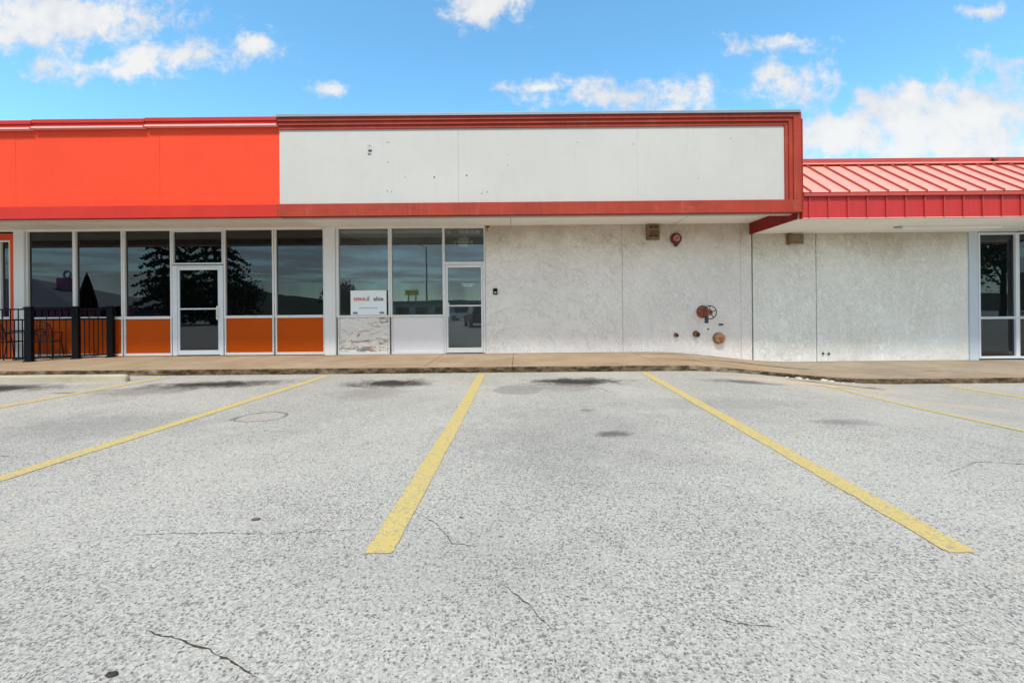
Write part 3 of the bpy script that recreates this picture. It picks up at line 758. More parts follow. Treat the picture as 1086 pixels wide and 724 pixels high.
# fascia
pr = [(6.10, 9.40), (6.10, 9.285)]
xx = 6.23
while xx < 19.5:                       # pencil ribs folded into the sheet
    for k in (.137, .274): pr += [(xx + k - .012, 9.285), (xx + k - .005, 9.279), (xx + k + .005, 9.279), (xx + k + .012, 9.285)]
    xx += .4115
pr += [(20, 9.285), (20, 9.40)]
MB().prism(pr, 'z', 3.165, 3.62).build('ribbed_fascia', 'metal_red', R_)
x = 6.10 + .13
n = 0
RIBX = []
while x < 19.9: RIBX.append(x); x += .4115
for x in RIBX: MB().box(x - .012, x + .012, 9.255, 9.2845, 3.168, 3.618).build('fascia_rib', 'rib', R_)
MB().box(6.10, 20, 9.225, 9.40, 3.6205, 3.70).build('eave_trim', 'metal_red_trim', R_, bevel=.006)
MB().box(6.10, 20, 9.27, 9.31, 3.152, 3.1645).build('drip_edge', 'pink_lip', R_)
Y0, Z0, Y1, Z1 = 9.215, 3.702, 10.62, 4.71
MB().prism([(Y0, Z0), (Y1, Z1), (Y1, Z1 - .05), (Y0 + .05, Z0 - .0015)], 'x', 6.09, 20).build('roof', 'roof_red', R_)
dy, dz = Y1 - Y0, Z1 - Z0; ln = math.hypot(dy, dz); ny, nz = -dz / ln, dy / ln
for x in RIBX:
    b = MB(); h = .034
    b.prism([(Y0 - .004, Z0 + .0), (Y1 - .02, Z1 - .0), (Y1 - .02 + ny * h, Z1 + nz * h), (Y0 + ny * h - .004, Z0 + nz * h)], 'x', x - .011, x + .011)
    b.build('roof_seam', 'seam_red', R_)
b = MB(); b.prism([(10.60, 4.765), (10.60, 4.885), (10.95, 4.90), (10.95, 4.70), (10.7, 4.70)], 'x', 6.09, 20); rc = b.build('ridge_cap', 'metal_red_trim', R_, bevel=.004)
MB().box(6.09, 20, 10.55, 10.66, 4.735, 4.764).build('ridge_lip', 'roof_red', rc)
MB().box(6.10, 20, 10.96, 25, 3.4, 4.6).build('rear_roof', 'roofing', R_)
MB().box(6.10, 20, 9.40, WALL_Y + .4, 3.181, 3.30).build('soffit', 'soffit_white', R_)
MB().box(6.10, 20, 9.42, 10.95, 3.31, 3.62).build('roof_framing', 'brick_wall', R_)

# ------------------------------------------------------------------ fixtures
# fluorescent fixture under the right soffit
t = thing('ceiling_light', 'long off-white fluorescent fixture under the soffit beside the red metal fascia', 'light', (10.37, 10.4, 3.18))
MB().box(9.16, 11.58, 10.33, 10.47, 3.15, 3.1805).build('housing', 'frame', t, bevel=.004)
b = MB(); b.prism([(10.335, 3.1495), (10.465, 3.1495), (10.445, 3.105), (10.355, 3.105)], 'x', 9.19, 11.55); b.build('diffuser', 'lamp_white', t, bevel=.008)
b = MB(); b.path([(9.16, 10.4, 3.165), (9.08, 10.4, 3.15), (9.02, 10.4, 3.155)], .018); b.build('conduit', 'coping', t)
# electric box by the bell
t = thing('electrical_box', 'rust stained tan electrical box high on the stucco wall left of the red bell', 'box', (3.49, 11.27, 3.25))
MB().box(3.325, 3.655, 11.17, 11.272, 3.04, 3.43).build('housing', 'tan_box', t, bevel=.012)
for (a, c, z0, z1, mt) in ((3.385, 3.475, 3.34, 3.385, 'dark'), (3.515, 3.605, 3.34, 3.385, 'dark'), (3.385, 3.475, 3.11, 3.16, 'dark'), (3.5, 3.62, 3.11, 3.16, 'dark')):
    MB().box(a, c, 11.162, 11.169, z0, z1).build('knockout', mt, t)
MB().box(3.40, 3.625, 11.165, 11.1695, 3.17, 3.27).build('rust_patch', 'ochre', t)
# alarm bell
t = thing('alarm_bell', 'round red fire alarm bell high on the white stucco wall', 'bell', (4.09, 11.27, 3.07))
MB().lathe([(.05, 0), (.05, .03), (.145, .035), (.15, .05), (.135, .085), (.09, .105)], (4.09, 11.27, 3.07), (0, -1, 0), 28).build('gong', 'bell_red', t, smooth=False, bevel=.003)
MB().lathe([(.088, .105), (.075, .112), (.03, .116)], (4.09, 11.27, 3.07), (0, -1, 0), 24).build('gong_centre', 'bell_face', t)
MB().lathe([(.02, .116), (.014, .13)], (4.09, 11.27, 3.07), (0, -1, 0), 12).build('bolt', 'iron', t)
b = MB(); b.prism([(4.00, 2.975), (4.18, 2.975), (4.11, 2.86), (4.07, 2.86)], 'y', 11.18, 11.272); b.build('striker_hood', 'bell_red', t, bevel=.01)
# tan fixture on the right wall
t = thing('wall_light', 'tan box shaped wall light under the soffit of the lower storefront', 'light', (7.15, 11.27, 3.02))
b = MB(); b.prism([(11.13, 2.885), (11.272, 2.885), (11.272, 3.155), (11.16, 3.155), (11.12, 3.10)], 'x', 6.965, 7.335); b.build('housing', 'tan_box', t, bevel=.01)
MB().box(7.06, 7.30, 11.15, 11.262, 3.157, 3.176).build('top_plate', 'lens', t)
MB().box(7.0, 7.30, 11.125, 11.135, 2.87, 2.8845).build('lens', 'lens', t)
# sprinkler valve with hand wheel
t = thing('sprinkler_valve', 'rusty wall valve with dark spoked hand wheel and blue tag', 'valve', (4.78, 11.27, 1.17))
MB().lathe([(.165, -.01), (.165, .03), (.15, .045), (.12, .055), (.085, .10), (.075, .20), (.085, .21), (.085, .24), (.05, .25)], (4.78, 11.27, 1.17), (0, -1, 0), 26).build('bonnet', 'rust', t, bevel=.003)
MB().lathe([(.06, .245), (.05, .33), (.028, .34), (.026, .47)], (4.785, 11.27, 1.165), (0, -1, 0), 14).build('stem', 'rust', t)
wc = Vector((4.78, 10.84, 1.155))
b = MB(); b.torus(wc, (0, -1, 0), .165, .0125, 32, 8)
for k in range(5):
    a = R(18 + 72 * k); b.tube(wc + Vector((.05 * math.cos(a), 0, .05 * math.sin(a))), wc + Vector((.16 * math.cos(a), 0, .16 * math.sin(a))), .010)
hw = b.build('hand_wheel', 'iron', t, smooth=True)
MB().lathe([(.07, -.03), (.075, 0), (.06, .03), (.03, .04)], wc, (0, -1, 0), 18).build('hub', 'rust', hw)
for k in range(6):
    a = R(60 * k + 20); MB().lathe([(.013, .03), (.013, .05)], (4.78 + .138 * math.cos(a), 11.27, 1.17 + .138 * math.sin(a)), (0, -1, 0), 6).build('bolt', 'iron', t)
b = MB(); b.box(4.725, 4.825, 11.02, 11.03, .88, 1.06); b.build('tag', 'blue_tag', t, bevel=.004)
b = MB(); b.path([(4.775, 11.025, 1.06), (4.78, 11.03, 1.11)], .004); b.build('tag_wire', 'iron', t)
# pipe stubs and cap
def stub(name, x, z, r, out, mat, label, cat, inner='dark'):
    t = thing(name, label, cat, (x, 11.27, z))
    MB().lathe([(r * 1.25, -.005), (r * 1.25, .012), (r, .014), (r, out)], (x, 11.27, z), (0, -1, -.12), 18).build('pipe', mat, t, bevel=.002)
    MB().lathe([(r * .72, out + .0005), (r * .72, out + .003)], (x, 11.27, z), (0, -1, -.12), 16).build('pipe_mouth', inner, t)
stub('pipe_stub', 4.08, .575, .046, .09, 'rust', 'smallest rusty pipe stub, low on the wall under the red bell', 'pipe')
stub('pipe_stub', 4.60, .597, .068, .12, 'rust', 'rusty open pipe stub with brick red rim, just left below the hand wheel', 'pipe')
t = thing('wall_pipe_end', 'large round ochre rusty pipe cap low on the stucco wall', 'pipe cap', (5.18, 11.27, .48))
MB().lathe([(.15, -.005), (.15, .015), (.125, .02), (.135, .05), (.135, .11), (.115, .14), (.05, .15)], (5.18, 11.27, .48), (0, -1, 0), 26).build('cap', 'rust_tan', t, bevel=.003)
MB().box(5.145, 5.215, 11.075, 11.12, .445, .515).build('square_nut', 'rust', t, bevel=.006)
b = MB(); b.box(5.20, 5.30, 11.235, 11.272, .812, .858, .008); tag(b.build('wall_bracket', 'iron'), 'tiny dark metal bracket on the wall right of the hand wheel', 'bracket')
b = MB(); b.lathe([(.02, 0), (.02, .02), (.012, .03)], (4.92, 11.27, .72), (0, -1, 0), 10); tag(b.build('screw_head', 'iron'), 'tiny dark screw head in the stucco below the hand wheel', 'screw')
for x in (7.90, 8.05):
    b = MB(); b.lathe([(.028, -.01), (.03, .008), (.018, .03)], (x, 11.27, .06 if x < 8 else .05), (0, -1, 0), 10)
    tag(b.build('anchor_bolt', 'iron'), 'small dark anchor bolt at the foot of the cream wall, the %s of two' % ('left' if x < 8 else 'right'), 'bolt', 'anchor bolts at the wall foot')
# key box by the door
t = thing('doorbell', 'small black doorbell box on the stucco right of the glass door', 'doorbell', (-.6, 11.27, 1.745))
MB().box(-.655, -.545, 11.225, 11.272, 1.665, 1.825).build('housing', 'black_metal', t, bevel=.012)
MB().box(-.63, -.57, 11.219, 11.2245, 1.70, 1.735).build('button', 'lens', t, bevel=.003)
b = MB(); b.box(-.83, -.745, 11.24, 11.272, 3.405, 3.44); b.tube((-.79, 11.25, 3.41), (-.80, 11.26, 3.30), .006)
tag(b.build('cable_stub', 'iron', bevel=.004), 'dark cable stub in the corner above the glass door', 'cable')
# emergency light above the inside of the door
t = thing('emergency_light', 'cream twin head emergency light seen through the glass above the door', 'light', (-1.44, 11.5, 3.08))
b = MB(); b.prism([(-1.60, 3.06), (-1.55, 3.19), (-1.33, 3.19), (-1.28, 3.06), (-1.33, 2.99), (-1.33, 2.93), (-1.55, 2.93), (-1.55, 2.99)], 'y', 11.42, 11.52); b.build('housing', 'plastic_cream', t, bevel=.008)
for s in (-1, 1): MB().lathe([(.02, 0), (.04, .03), (.04, .05)], (-1.44 + s * .2, 11.47, 3.06), (s * .5, -1, 0), 14).build('lamp_head', 'plastic_cream', t)
# window sign
t = thing('window_sign', 'white sign with red and grey lettering at the bottom of the shop window', 'sign', (-3.885, 11.25, 1.16))
SY = 11.235
MB().box(-4.35, -3.42, SY, SY + .006, 1.165, 1.80).build('board', 'sign_face', t)
text_obj('NWA', .125, (-4.27, SY - .002, 1.53), 'ink_red', 'lettering', t, 'LEFT', .004)
text_obj('elite', .15, (-3.50, SY - .002, 1.53), 'ink_dark', 'lettering', t, 'RIGHT', .003)
b = MB(); cx, cz = -3.90, 1.575
for k, (dx, h) in enumerate(((-.04, .05), (-.012, .075), (.016, .10))): b.box(cx + dx, cx + dx + .02, SY - .003, SY - .001, cz - .045, cz - .045 + h)
b.path([(cx - .05, SY - .003, cz + .01), (cx + .0, SY - .003, cz + .06), (cx + .055, SY - .003, cz + .075)], .005, 5)
b.build('house_mark', 'bell_face', t)
b = MB(); rr = random.Random(8); x = -4.12
while x < -3.66: b.box(x, x + .025, SY - .003, SY - .001, 1.325, 1.365); x += .039
b.build('phone_line', 'ink_grey', t)
MB().box(-4.29, -4.17, SY - .003, SY - .001, 1.19, 1.245).build('badge', 'ink_blue', t); MB().box(-3.60, -3.48, SY - .003, SY - .001, 1.19, 1.245).build('badge', 'ink_blue', t)

# ------------------------------------------------------------------ patio railing
PA, PB, PC = Vector((-11.68, 10.35)), Vector((-11.07, 10.85)), Vector((-10.5, 11.16))
t = thing('metal_railing', 'black metal patio railing with square posts and thin pickets', 'railing', (-11.68, 10.35, .13))
def post(p):
    b = MB(); b.box(-.062, .062, -.062, .062, 0, 1.27); b.box(-.078, .078, -.078, .078, 1.27, 1.30); b.box(-.055, .055, -.055, .055, 1.30, 1.315); b.box(-.085, .085, -.085, .085, 0, .03)
    b.bm.transform(Matrix.Translation((p.x, p.y, walk_z(p.x, p.y))) @ Matrix.Rotation(R(20), 4, 'Z'))
    b.build('post', 'black_metal', t, bevel=.005)
for p in (PA, PB, PC, Vector((-13.9, 10.35))): post(p)
def rail_run(p, q):
    d = q - p; L = d.length; a = math.atan2(d.y, d.x); z = .13
    mt = Matrix.Translation((p.x, p.y, z)) @ Matrix.Rotation(a, 4, 'Z')
    for zz in (1.25, 1.0, .09):
        b = MB().box(.07, L - .07, -.02, .02, zz - .018, zz + .018); b.bm.transform(mt); b.build('rail', 'black_metal', t, bevel=.003)
    n = max(3, 2 * round((L - .14) / .19)); b = MB()
    for i in range(1, n):
        x = .07 + (L - .14) * i / n
        b.box(x - .008, x + .008, -.008, .008, .108, .982)
        if i % 2 == 0: b.box(x - .008, x + .008, -.008, .008, 1.018, 1.232)
    b.bm.transform(mt); b.build('pickets', 'black_metal', t)
rail_run(PA, PB); rail_run(PB, PC); rail_run(Vector((-13.9, 10.35)), PA)

# patio chairs and table
def chair(label):
    t = thing('patio_chair', label, 'chair', (0, 0, 0), 'dark metal patio chairs')
    b = MB(); b.box(-.22, .22, -.22, .22, .43, .455, .008); b.build('seat', 'dark_chair', t)
    b = MB(); b.path([(-.21, .21, .45), (-.215, .26, .75), (-.17, .285, .88), (-.06, .29, .93), (.06, .29, .93), (.17, .285, .88), (.215, .26, .75), (.21, .21, .45)], .013)
    for x in (-.15, -.10, -.05, 0, .05, .10, .15): b.tube((x, .22, .50), (x, .285, .89), .006)
    for z in (.52, .60, .68, .76, .84): b.tube((-.205, .225 + (z - .5) * .13, z), (.205, .225 + (z - .5) * .13, z), .006)
    b.torus((0, .262, .68), (0, 1, 0), .09, .009, 20, 6)
    b.build('backrest', 'dark_chair', t)
    for sx in (-1, 1):
        MB().tube((sx * .2, -.2, .44), (sx * .245, -.26, 0), .012).build('leg', 'dark_chair', t)
        MB().tube((sx * .2, .2, .44), (sx * .235, .29, 0), .012).build('leg', 'dark_chair', t)
        MB().path([(sx * .215, .25, .66), (sx * .24, .05, .67), (sx * .24, -.17, .66), (sx * .21, -.2, .45)], .011).build('armrest', 'dark_chair', t)
    return t
c0 = chair('dark metal patio chair behind the corner post of the black railing')
c0.location = (-11.92, 10.93, .135); c0.rotation_euler = (0, 0, R(-155))
c1 = dup(c0); c1.location = (-12.82, 10.92, .135); c1.rotation_euler = (0, 0, R(175)); c1['label'] = 'dark metal patio chair at the left picture edge below the orange framed window'
t = thing('patio_table', 'small round dark metal patio table between the two patio chairs', 'table', (-12.36, 10.86, .135))
MB().lathe([(.27, .70), (.275, .71), (.275, .725), (.26, .73)], (-12.36, 10.86, .135), (0, 0, 1), 28).build('table_top', 'dark_chair', t)
MB().lathe([(.22, 0), (.21, .02), (.03, .05), (.022, .70)], (-12.36, 10.86, .135), (0, 0, 1), 18).build('pedestal', 'dark_chair', t)
# closed patio umbrella in front of the tinted window
t = thing('patio_umbrella', 'closed dark maroon patio umbrella mirrored in the tinted window above the railing', 'umbrella', (-13.42, 9.10, .112))
ub = MB(); rings = []
for z, r_ in ((1.43, .225), (1.47, .235), (1.65, .215), (1.9, .165), (2.2, .10), (2.4, .05), (2.52, .014)):
    rings.append([ub.bm.verts.new((-13.42 + r_ * (1 + .16 * math.cos(8 * a)) * math.cos(a), 9.10 + r_ * .85 * (1 + .16 * math.cos(8 * a)) * math.sin(a), z + .02 * math.cos(8 * a) * (z < 1.45))) for a in [2 * math.pi * i / 48 for i in range(48)]])
for A, B in zip(rings, rings[1:]):
    for i in range(48): ub.bm.faces.new((A[i], A[(i + 1) % 48], B[(i + 1) % 48], B[i]))
ub.bm.faces.new(rings[0][::-1]); ub.bm.faces.new(rings[-1])
ub.build('canopy', 'umbrella', t, smooth=True)
MB().tube((-13.42, 9.10, .12), (-13.42, 9.10, 2.56), .018).build('pole', 'dark_chair', t)
MB().lathe([(.15, 0), (.15, .04), (.04, .06), (.03, .2)], (-13.42, 9.10, .112), (0, 0, 1), 18).build('base', 'dark_chair', t)
# bird on the ridge
t = thing('bird', 'tiny dark bird perched on the ridge of the red metal roof', 'bird', (11.62, 10.57, 4.765))
b = MB(); rings = []
P = [(-.075, .075, .006), (-.05, .055, .014), (-.02, .04, .024), (.01, .045, .028), (.035, .062, .022), (.05, .078, .019), (.064, .082, .014), (.075, .08, .004), (.085, .078, .001)]
for x, z, r_ in P: rings.append([b.bm.verts.new((11.62 - x * -1 * -1, 10.57 + r_ * math.cos(a), 4.765 + z + r_ * math.sin(a))) for a in [2 * math.pi * i / 10 for i in range(10)]])
for A, B in zip(rings, rings[1:]):
    for i in range(10): b.bm.faces.new((A[i], A[(i + 1) % 10], B[(i + 1) % 10], B[i]))
b.face([(11.69, 10.56, 4.835), (11.69, 10.58, 4.835), (11.76, 10.59, 4.875), (11.76, 10.55, 4.875)])
b.tube((11.62, 10.56, 4.80), (11.62, 10.56, 4.765), .003); b.tube((11.62, 10.58, 4.80), (11.62, 10.58, 4.765), .003)
b.build('body', 'bird', t, smooth=True)

# ------------------------------------------------------------------ across the lot (mirrored in the glass)
def leaf_cloud(b, pts, size, rr):
    for p in pts:
        n = Vector((rr.gauss(0, 1), rr.gauss(0, 1), rr.gauss(0, 1))).normalized(); u = n.orthogonal().normalized(); w = n.cross(u); s = size * rr.uniform(.6, 1.4)
        b.face([p + u * s, p + w * s * .6, p - u * s, p - w * s * .6])
def broad_tree(x, y, h, r_, label, seed):
    rr = random.Random(seed); t = thing('broadleaf_tree', label, 'tree', (x, y, 0), 'trees across the parking lot')
    b = MB(); b.tube((x, y, -.1), (x + .2, y, h * .5), .3, .16)
    for k in range(6):
        a = rr.uniform(0, 6.28); b.tube((x + .1, y, h * rr.uniform(.25, .45)), (x + r_ * .6 * math.cos(a), y + r_ * .6 * math.sin(a), h * rr.uniform(.6, .8)), .1, .04, 6)
    b.build('trunk', 'bark', t)
    cl = [(Vector((x + rr.uniform(-.6, .6) * r_, y + rr.uniform(-.6, .6) * r_, h * rr.uniform(.42, .85))), r_ * rr.uniform(.3, .5)) for k in range(12)]
    pts = []
    for c, q in cl:
        for k in range(330):
            d = Vector((rr.gauss(0, 1), rr.gauss(0, 1), rr.gauss(0, 1))).normalized() * q * rr.uniform(.55, 1.05); pts.append(c + d)
    b = MB(); leaf_cloud(b, pts, .2, rr); b.build('crown', 'foliage', t)
def spruce(x, y, h, r_, label, seed):
    rr = random.Random(seed); t = thing('spruce_tree', label, 'tree', (x, y, 0))
    MB().tube((x, y, -.1), (x, y, h * .96), .28, .03).build('trunk', 'bark', t)
    pts = []; z = h * .08
    while z < h:
        rad = r_ * (1 - z / h) ** .8; nb = 11
        for k in range(nb):
            a = 6.283 * k / nb + rr.uniform(-.3, .3); L = rad * rr.uniform(.7, 1.12)
            for q in range(int(14 + L * 15)):
                f = rr.random() ** .7; sp = .22 * L * (1 - f) * .6 + .16
                pts.append(Vector((x + L * f * math.cos(a) + rr.gauss(0, sp * .5), y + L * f * math.sin(a) + rr.gauss(0, sp * .5), z - .28 * L * f * f * 1.2 + rr.gauss(0, .07) + .1)))
        z += h * .055
    b = MB(); leaf_cloud(b, pts, .17, rr); b.build('crown', 'needle', t)
spruce(-38.0, -25, 17, 4.4, 'tall dark spruce mirrored in the tinted window left of the door', 1)
spruce(-33.6, -25.5, 15, 5.6, 'broad dark spruce mirrored in the tinted glass door', 5)
for k, (x, y, h, r_, lab) in enumerate(((-52, -44, 6.2, 5, 'low dark broadleaf tree mirrored left of the spruces'), (-46, -48, 5.6, 5, 'low dark broadleaf tree mirrored behind the left spruce'),
    (-30, -50, 5.4, 5, 'low dark broadleaf tree mirrored just right of the spruces'), (52, -24, 13, 7, 'tall tree added to darken the reflection in the tinted window at the right edge'),
    (60, -26, 13, 7, 'tall tree added to darken the reflection in the canted window at the right edge'), (68, -22, 12, 7, 'farthest right tree, added to darken the window reflections'))):
    broad_tree(x, y, h, r_, lab, k + 2)  # the three trees on the right are added to darken the window reflections
# hills
def hills():
    b = bmesh.new(); rr = random.Random(4)
    from mathutils import noise as mn
    rows = []
    for j in range(14):
        d = 110 + j * 16; row = []
        for i in range(141):
            a = R(lerp(175, 365, i / 140)); x = d * math.cos(a) * 1.5; y = d * math.sin(a) - 0 
            hgt = (3.5 + j * 1.5) * sstep(0, 4, j) * (.8 + .6 * mn.noise(Vector((x * .012, y * .012, 0)))) + mn.noise(Vector((x * .15, y * .15, 3))) * 1.3 + mn.noise(Vector((x * .5, y * .5, 8))) * .6
            rt = x / (22.6 - y); hgt *= lerp(.45, 1, sstep(-.95, -.72, rt)) * lerp(1, .5, sstep(-.50, -.36, rt))
            row.append(b.verts.new((x, y, max(-.5, hgt) if j else -.6)))
        rows.append(row)
    for A, B in zip(rows, rows[1:]):
        for i in range(140): b.faces.new((A[i], A[i + 1], B[i + 1], B[i]))
    m_ = MB(); m_.bm.free(); m_.bm = b; o = m_.build('hills', 'hill'); struct(o)
hills()
# verge of grass beyond the road
b = MB(); b.box(-90, 70, -62, -52, -.05, .08); o = b.build('grass_verge', 'grass'); o['kind'] = 'structure'
# pink restaurant
t = thing('restaurant_building', 'pink walled building with a long grey hip roof mirrored at the left', 'building', (-54, -24, 0))
MB().box(-70, -44.6, -35, -21, -.1, 2.0).build('wall', 'pink_wall', t)
b = MB(); vv = [(-71, -36, 1.95), (-43.6, -36, 1.95), (-43.6, -20, 1.95), (-71, -20, 1.95), (-64, -27.4, 5.4), (-56.0, -27.4, 5.4)]
for f in ((3, 2, 5, 4), (1, 0, 4, 5), (2, 1, 5), (0, 3, 4), (0, 1, 2, 3)): b.face([vv[i] for i in f])
b.build('roof', 'shingle', t)
MB().box(-51.6, -50.3, -27, -25.8, 3.2, 5.35).build('chimney', 'pink_wall', t)
b = MB(); b.torus((-50.95, -26.4, 5.75), (0, 1, 0), .38, .10, 20, 8); b.build('roof_vent', 'coping', t)
for x in (-62, -58, -54, -50): MB().box(x, x + 1.4, -20.99, -20.9, .5, 1.7).build('window', 'car_glass', t)

# roadside poles
def lamp(x, y, h, label, s=1):
    t = thing('street_lamp', label, 'street lamp', (x, y, 0), 'street lamps across the lot')
    MB().tube((x, y, -.1), (x, y, h), .12, .07).build('pole', 'pole', t)
    MB().path([(x, y, h - .05), (x + s * .8, y, h + .35), (x + s * 1.9, y, h + .5)], .045).build('arm', 'pole', t)
    MB().box(x + s * 1.7, x + s * 2.5, y - .15, y + .15, h + .42, h + .56, .04).build('lamp_head', 'pole', t)
lamp(-39, -39, 5.2, 'short street lamp with angled arm mirrored right of the spruce', 1)
lamp(-12.6, -37, 10.0, 'tall dark light pole mirrored in the middle shop window', -1)
t = thing('pole_sign', 'blank yellow sign board on two tall poles mirrored in the middle window', 'sign', (-24.5, -77, 0))
MB().box(-26, -22.9, -77.2, -76.9, 4.9, 6.1, .05).build('board', 'yellow_sign', t)
for x in (-25.3, -23.6): MB().tube((x, -77.2, -.1), (x, -77.2, 5), .14).build('pole', 'pole', t)
t = thing('shop_building', 'low pale shop with long flat roof mirrored beyond the parking lot', 'building', (-14, -66, 0))
MB().box(-30, 4, -75, -66, -.1, 2.7).build('wall', 'far_white', t)
MB().box(-30.5, 4.5, -75.5, -64.9, 2.7, 3.3).build('roof', 'shingle', t)
for k in range(8): MB().box(-29 + 4 * k, -26.4 + 4 * k, -65.99, -65.9, .4, 2.1).build('window', 'car_glass', t)
# parked cars
def car(x, y, rz, paintm, label, tall=0):
    t = thing('parked_car', label, 'car', (0, 0, 0), 'cars parked across the lot')
    b = MB(); prof = [(-2.2, .35), (-2.25, .75), (-2.0, .92), (-1.0, 1.0), (1.9, 1.02), (2.15, .85), (2.2, .4), (1.9, .3), (-1.9, .3)]
    b.prism(prof, 'y', -.86, .86); b.build('body', paintm, t, bevel=.06)
    b = MB(); z = 1.45 + tall; top = [(-.45, z), (1.5, z)]
    lo = [(-1.15, 1.0), (2.0, 1.02)]
    A = [b.bm.verts.new(p) for p in ((lo[0][0], -.8, 1), (lo[1][0], -.8, 1.02), (lo[1][0], .8, 1.02), (lo[0][0], .8, 1), (top[0][0], -.64, z), (top[1][0], -.64, z), (top[1][0], .64, z), (top[0][0], .64, z))]
    for f in ((0, 1, 5, 4), (1, 2, 6, 5), (2, 3, 7, 6), (3, 0, 4, 7), (0, 3, 2, 1), (4, 5, 6, 7)): b.bm.faces.new([A[i] for i in f])
    b.build('cabin_glass', 'car_glass', t, bevel=.03)
    MB().box(-.5, 1.55, -.66, .66, z + .001, z + .05, .02).build('roof_panel', paintm, t)
    for sx in (-1.35, 1.35):
        for sy in (-1, 1):
            w = MB().lathe([(.32, -.1), (.33, -.06), (.33, .06), (.32, .1)], (sx, sy * .8, .33), (0, 1, 0), 20).build('wheel', 'tyre', t)
            MB().lathe([(.2, 0), (.18, .115)], (sx, sy * .8, .33), (0, sy, 0), 14).build('rim', 'coping', w)
    for sy in (-1, 1): MB().box(-2.24, -2.18, sy * .62 - .16, sy * .62 + .16, .68, .8, .01).build('headlight', 'lens', t)
    t.location = (x, y, 0); t.rotation_euler = (0, 0, rz)
car(-6.8, -33, R(8), 'car_white', 'white car mirrored small in the lower glass of the door', .25)
car(-3.2, -12, R(75), 'car_dark', 'dark car mirrored at the right side of the door glass', .2)
car(-34, -17, R(10), 'car_dark', 'dark car mirrored below the spruce in the tinted door')
car(-24, -48, R(3), 'car_white', 'white car mirrored low in the middle shop window')

# ------------------------------------------------------------------ world
SUN_EL, SUN_AZ = 57, 192        # degrees ; azimuth clockwise from +Y
w = bpy.data.worlds.new('World'); S.world = w; w.use_nodes = True
t = NT(w.node_tree); bg = w.node_tree.nodes['Background']
sky = t.new('ShaderNodeTexSky', sky_type='NISHITA'); sky.sun_disc = False
sky.sun_elevation = R(SUN_EL); sky.sun_rotation = R(SUN_AZ); sky.air_density = 1.0; sky.dust_density = .6; sky.ozone_density = 2.0
d = t.new('ShaderNodeTexCoord').outputs['Generated']
dx, dy_, dz_ = t.xyz(d)
yy = t.m('MAXIMUM', dy_, .02)
a = t.m('DIVIDE', dx, yy); e = t.m('DIVIDE', dz_, yy)
pv = t.comb(a, e, 0)
wn = t.noise(t.vm('MULTIPLY', pv, (.8, 1.25, 1)), 4.2, 5, .62, .3); wn2 = t.noise(pv, 13, 4, .68, .2); wn3 = t.noise(t.vm('ADD', pv, (5, 2, 0)), 5, 3, .6)
BL = [(70, 18, 150, 46), (185, 60, 90, 26), (85, 72, 80, 22), (268, 46, 24, 18), (512, 8, 52, 28), (347, 93, 16, 9), (665, 101, 125, 22), (575, 93, 55, 9),
      (850, 44, 66, 13), (822, 74, 26, 15), (858, 98, 46, 32), (1000, 128, 150, 46), (1080, 112, 110, 52), (900, 145, 80, 36), (985, 156, 150, 30), (1035, 12, 36, 9), (975, 92, 20, 9)]
dens = None
for (cx, cy, rx, ry) in BL:
    u, v = cx - 550, 329 - cy
    ua, va = (u + v * .009) / 460, (v - u * .009) / 460
    q1 = t.m('DIVIDE', t.m('SUBTRACT', a, ua), rx / 460); q2 = t.m('DIVIDE', t.m('SUBTRACT', e, va), ry / 460)
    q = t.m('SUBTRACT', 1.15, t.m('SQRT', t.m('ADD', t.m('MULTIPLY', q1, q1), t.m('MULTIPLY', q2, q2))))
    q = t.m('MULTIPLY', q, min(1, .42 + ry / 60))
    dens = q if dens is None else t.m('MAXIMUM', dens, q)
dens = t.m('MAXIMUM', dens, -.6)
dn = t.m('ADD', dens, t.m('ADD', t.m('MULTIPLY', t.m('SUBTRACT', wn, .5), 2.5), t.m('MULTIPLY', t.m('SUBTRACT', wn2, .5), 2.2)))
front = t.m('MULTIPLY', t.ss(dn, .05, .80), t.m('GREATER_THAN', dy_, .03))
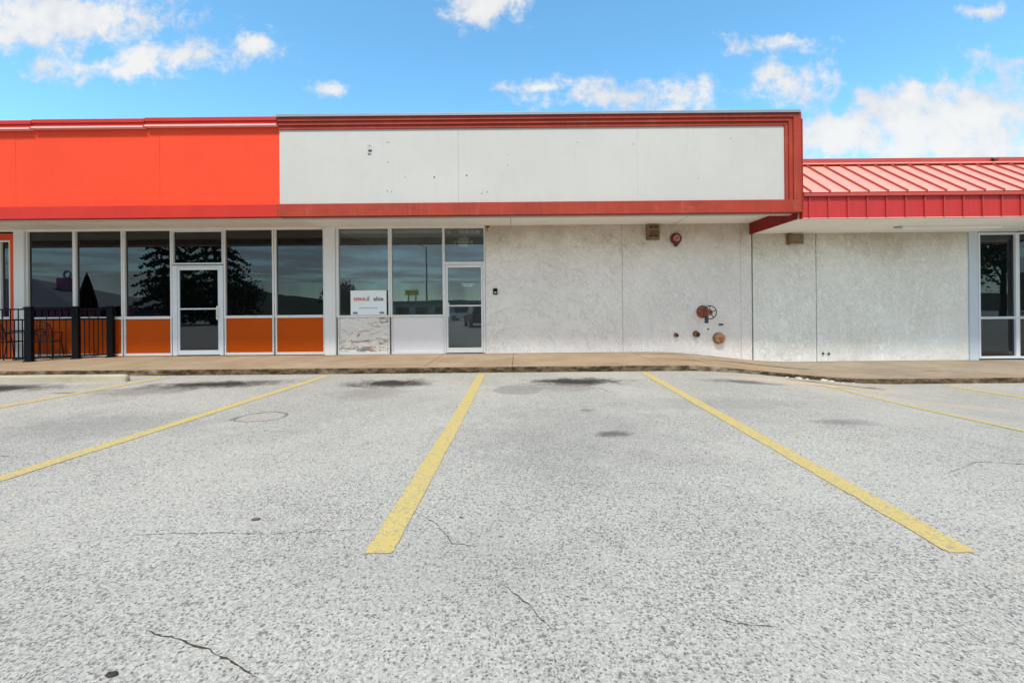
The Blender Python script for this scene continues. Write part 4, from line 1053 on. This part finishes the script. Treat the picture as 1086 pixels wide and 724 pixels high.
# rest of the sky : broken layer
zz = t.m('MAXIMUM', dz_, .06)
pb = t.comb(t.m('DIVIDE', dx, zz), t.m('DIVIDE', dy_, zz), 0)
nb = t.noise(pb, .55, 5, .6, .4)
back = t.m('MULTIPLY', t.ss(nb, .34, .60, .45, .97), t.m('MULTIPLY', t.m('LESS_THAN', dy_, .03), t.ss(dz_, -.02, .05)))
cloud = t.m('ADD', front, back, clamp=True)
shade = t.ss(t.m('ADD', t.m('MULTIPLY', wn3, .7), t.m('MULTIPLY', dn, .22)), .30, .62)
CLV = 3.45
ccol = t.mix(shade, (CLV * .74, CLV * .78, CLV * .84), (CLV, CLV * .985, CLV * .955))
hs = t.new('ShaderNodeHueSaturation'); hs.inputs['Saturation'].default_value = 1.08; hs.inputs['Value'].default_value = 1.0
t.l.new(sky.outputs[0], hs.inputs['Color'])
skyc = t.mix(1.0, hs.outputs[0], (.82, 1.17, 1.10), 'MULTIPLY')
fin = t.mix(t.m('MULTIPLY', cloud, .93), skyc, ccol)
t.l.new(fin, bg.inputs['Color']); 
SKY_STRENGTH = .15
w.cycles.sampling_method = 'MANUAL'; w.cycles.sample_map_resolution = 256
bg.inputs['Strength'].default_value = SKY_STRENGTH

sl = bpy.data.lights.new('Sun', 'SUN'); sl.energy = 2.4; sl.angle = R(9); sl.color = (1, .955, .89)
so = bpy.data.objects.new('Sun', sl); COL.objects.link(so)
sd = Vector((math.sin(R(SUN_AZ)) * math.cos(R(SUN_EL)), math.cos(R(SUN_AZ)) * math.cos(R(SUN_EL)), math.sin(R(SUN_EL))))
so.rotation_euler = (-sd).to_track_quat('-Z', 'Y').to_euler(); so.location = (0, 0, 30)

# ------------------------------------------------------------------ camera
cam = bpy.data.cameras.new('Camera'); co = bpy.data.objects.new('Camera', cam); COL.objects.link(co); S.camera = co
cam.sensor_width = 36; cam.sensor_fit = 'HORIZONTAL'; cam.lens = 36 * 460 / 1086
cam.shift_x = (543 - 550) / 1086; cam.shift_y = (329 - 362) / 1086
cam.clip_start = .05; cam.clip_end = 3000
co.location = (0, 0, 1.25)
co.rotation_euler = (Matrix.Rotation(R(90), 3, 'X') @ Matrix.Rotation(-.009, 3, 'Z')).to_euler()
vs_ = S.view_settings; vs_.view_transform = 'Standard'; vs_.look = 'None'; vs_.gamma = 1; vs_.exposure = .86
S.render.resolution_x = 1024; S.render.resolution_y = 682
S.cycles.max_bounces = 6; S.cycles.diffuse_bounces = 3; S.cycles.glossy_bounces = 3; S.cycles.transparent_max_bounces = 12
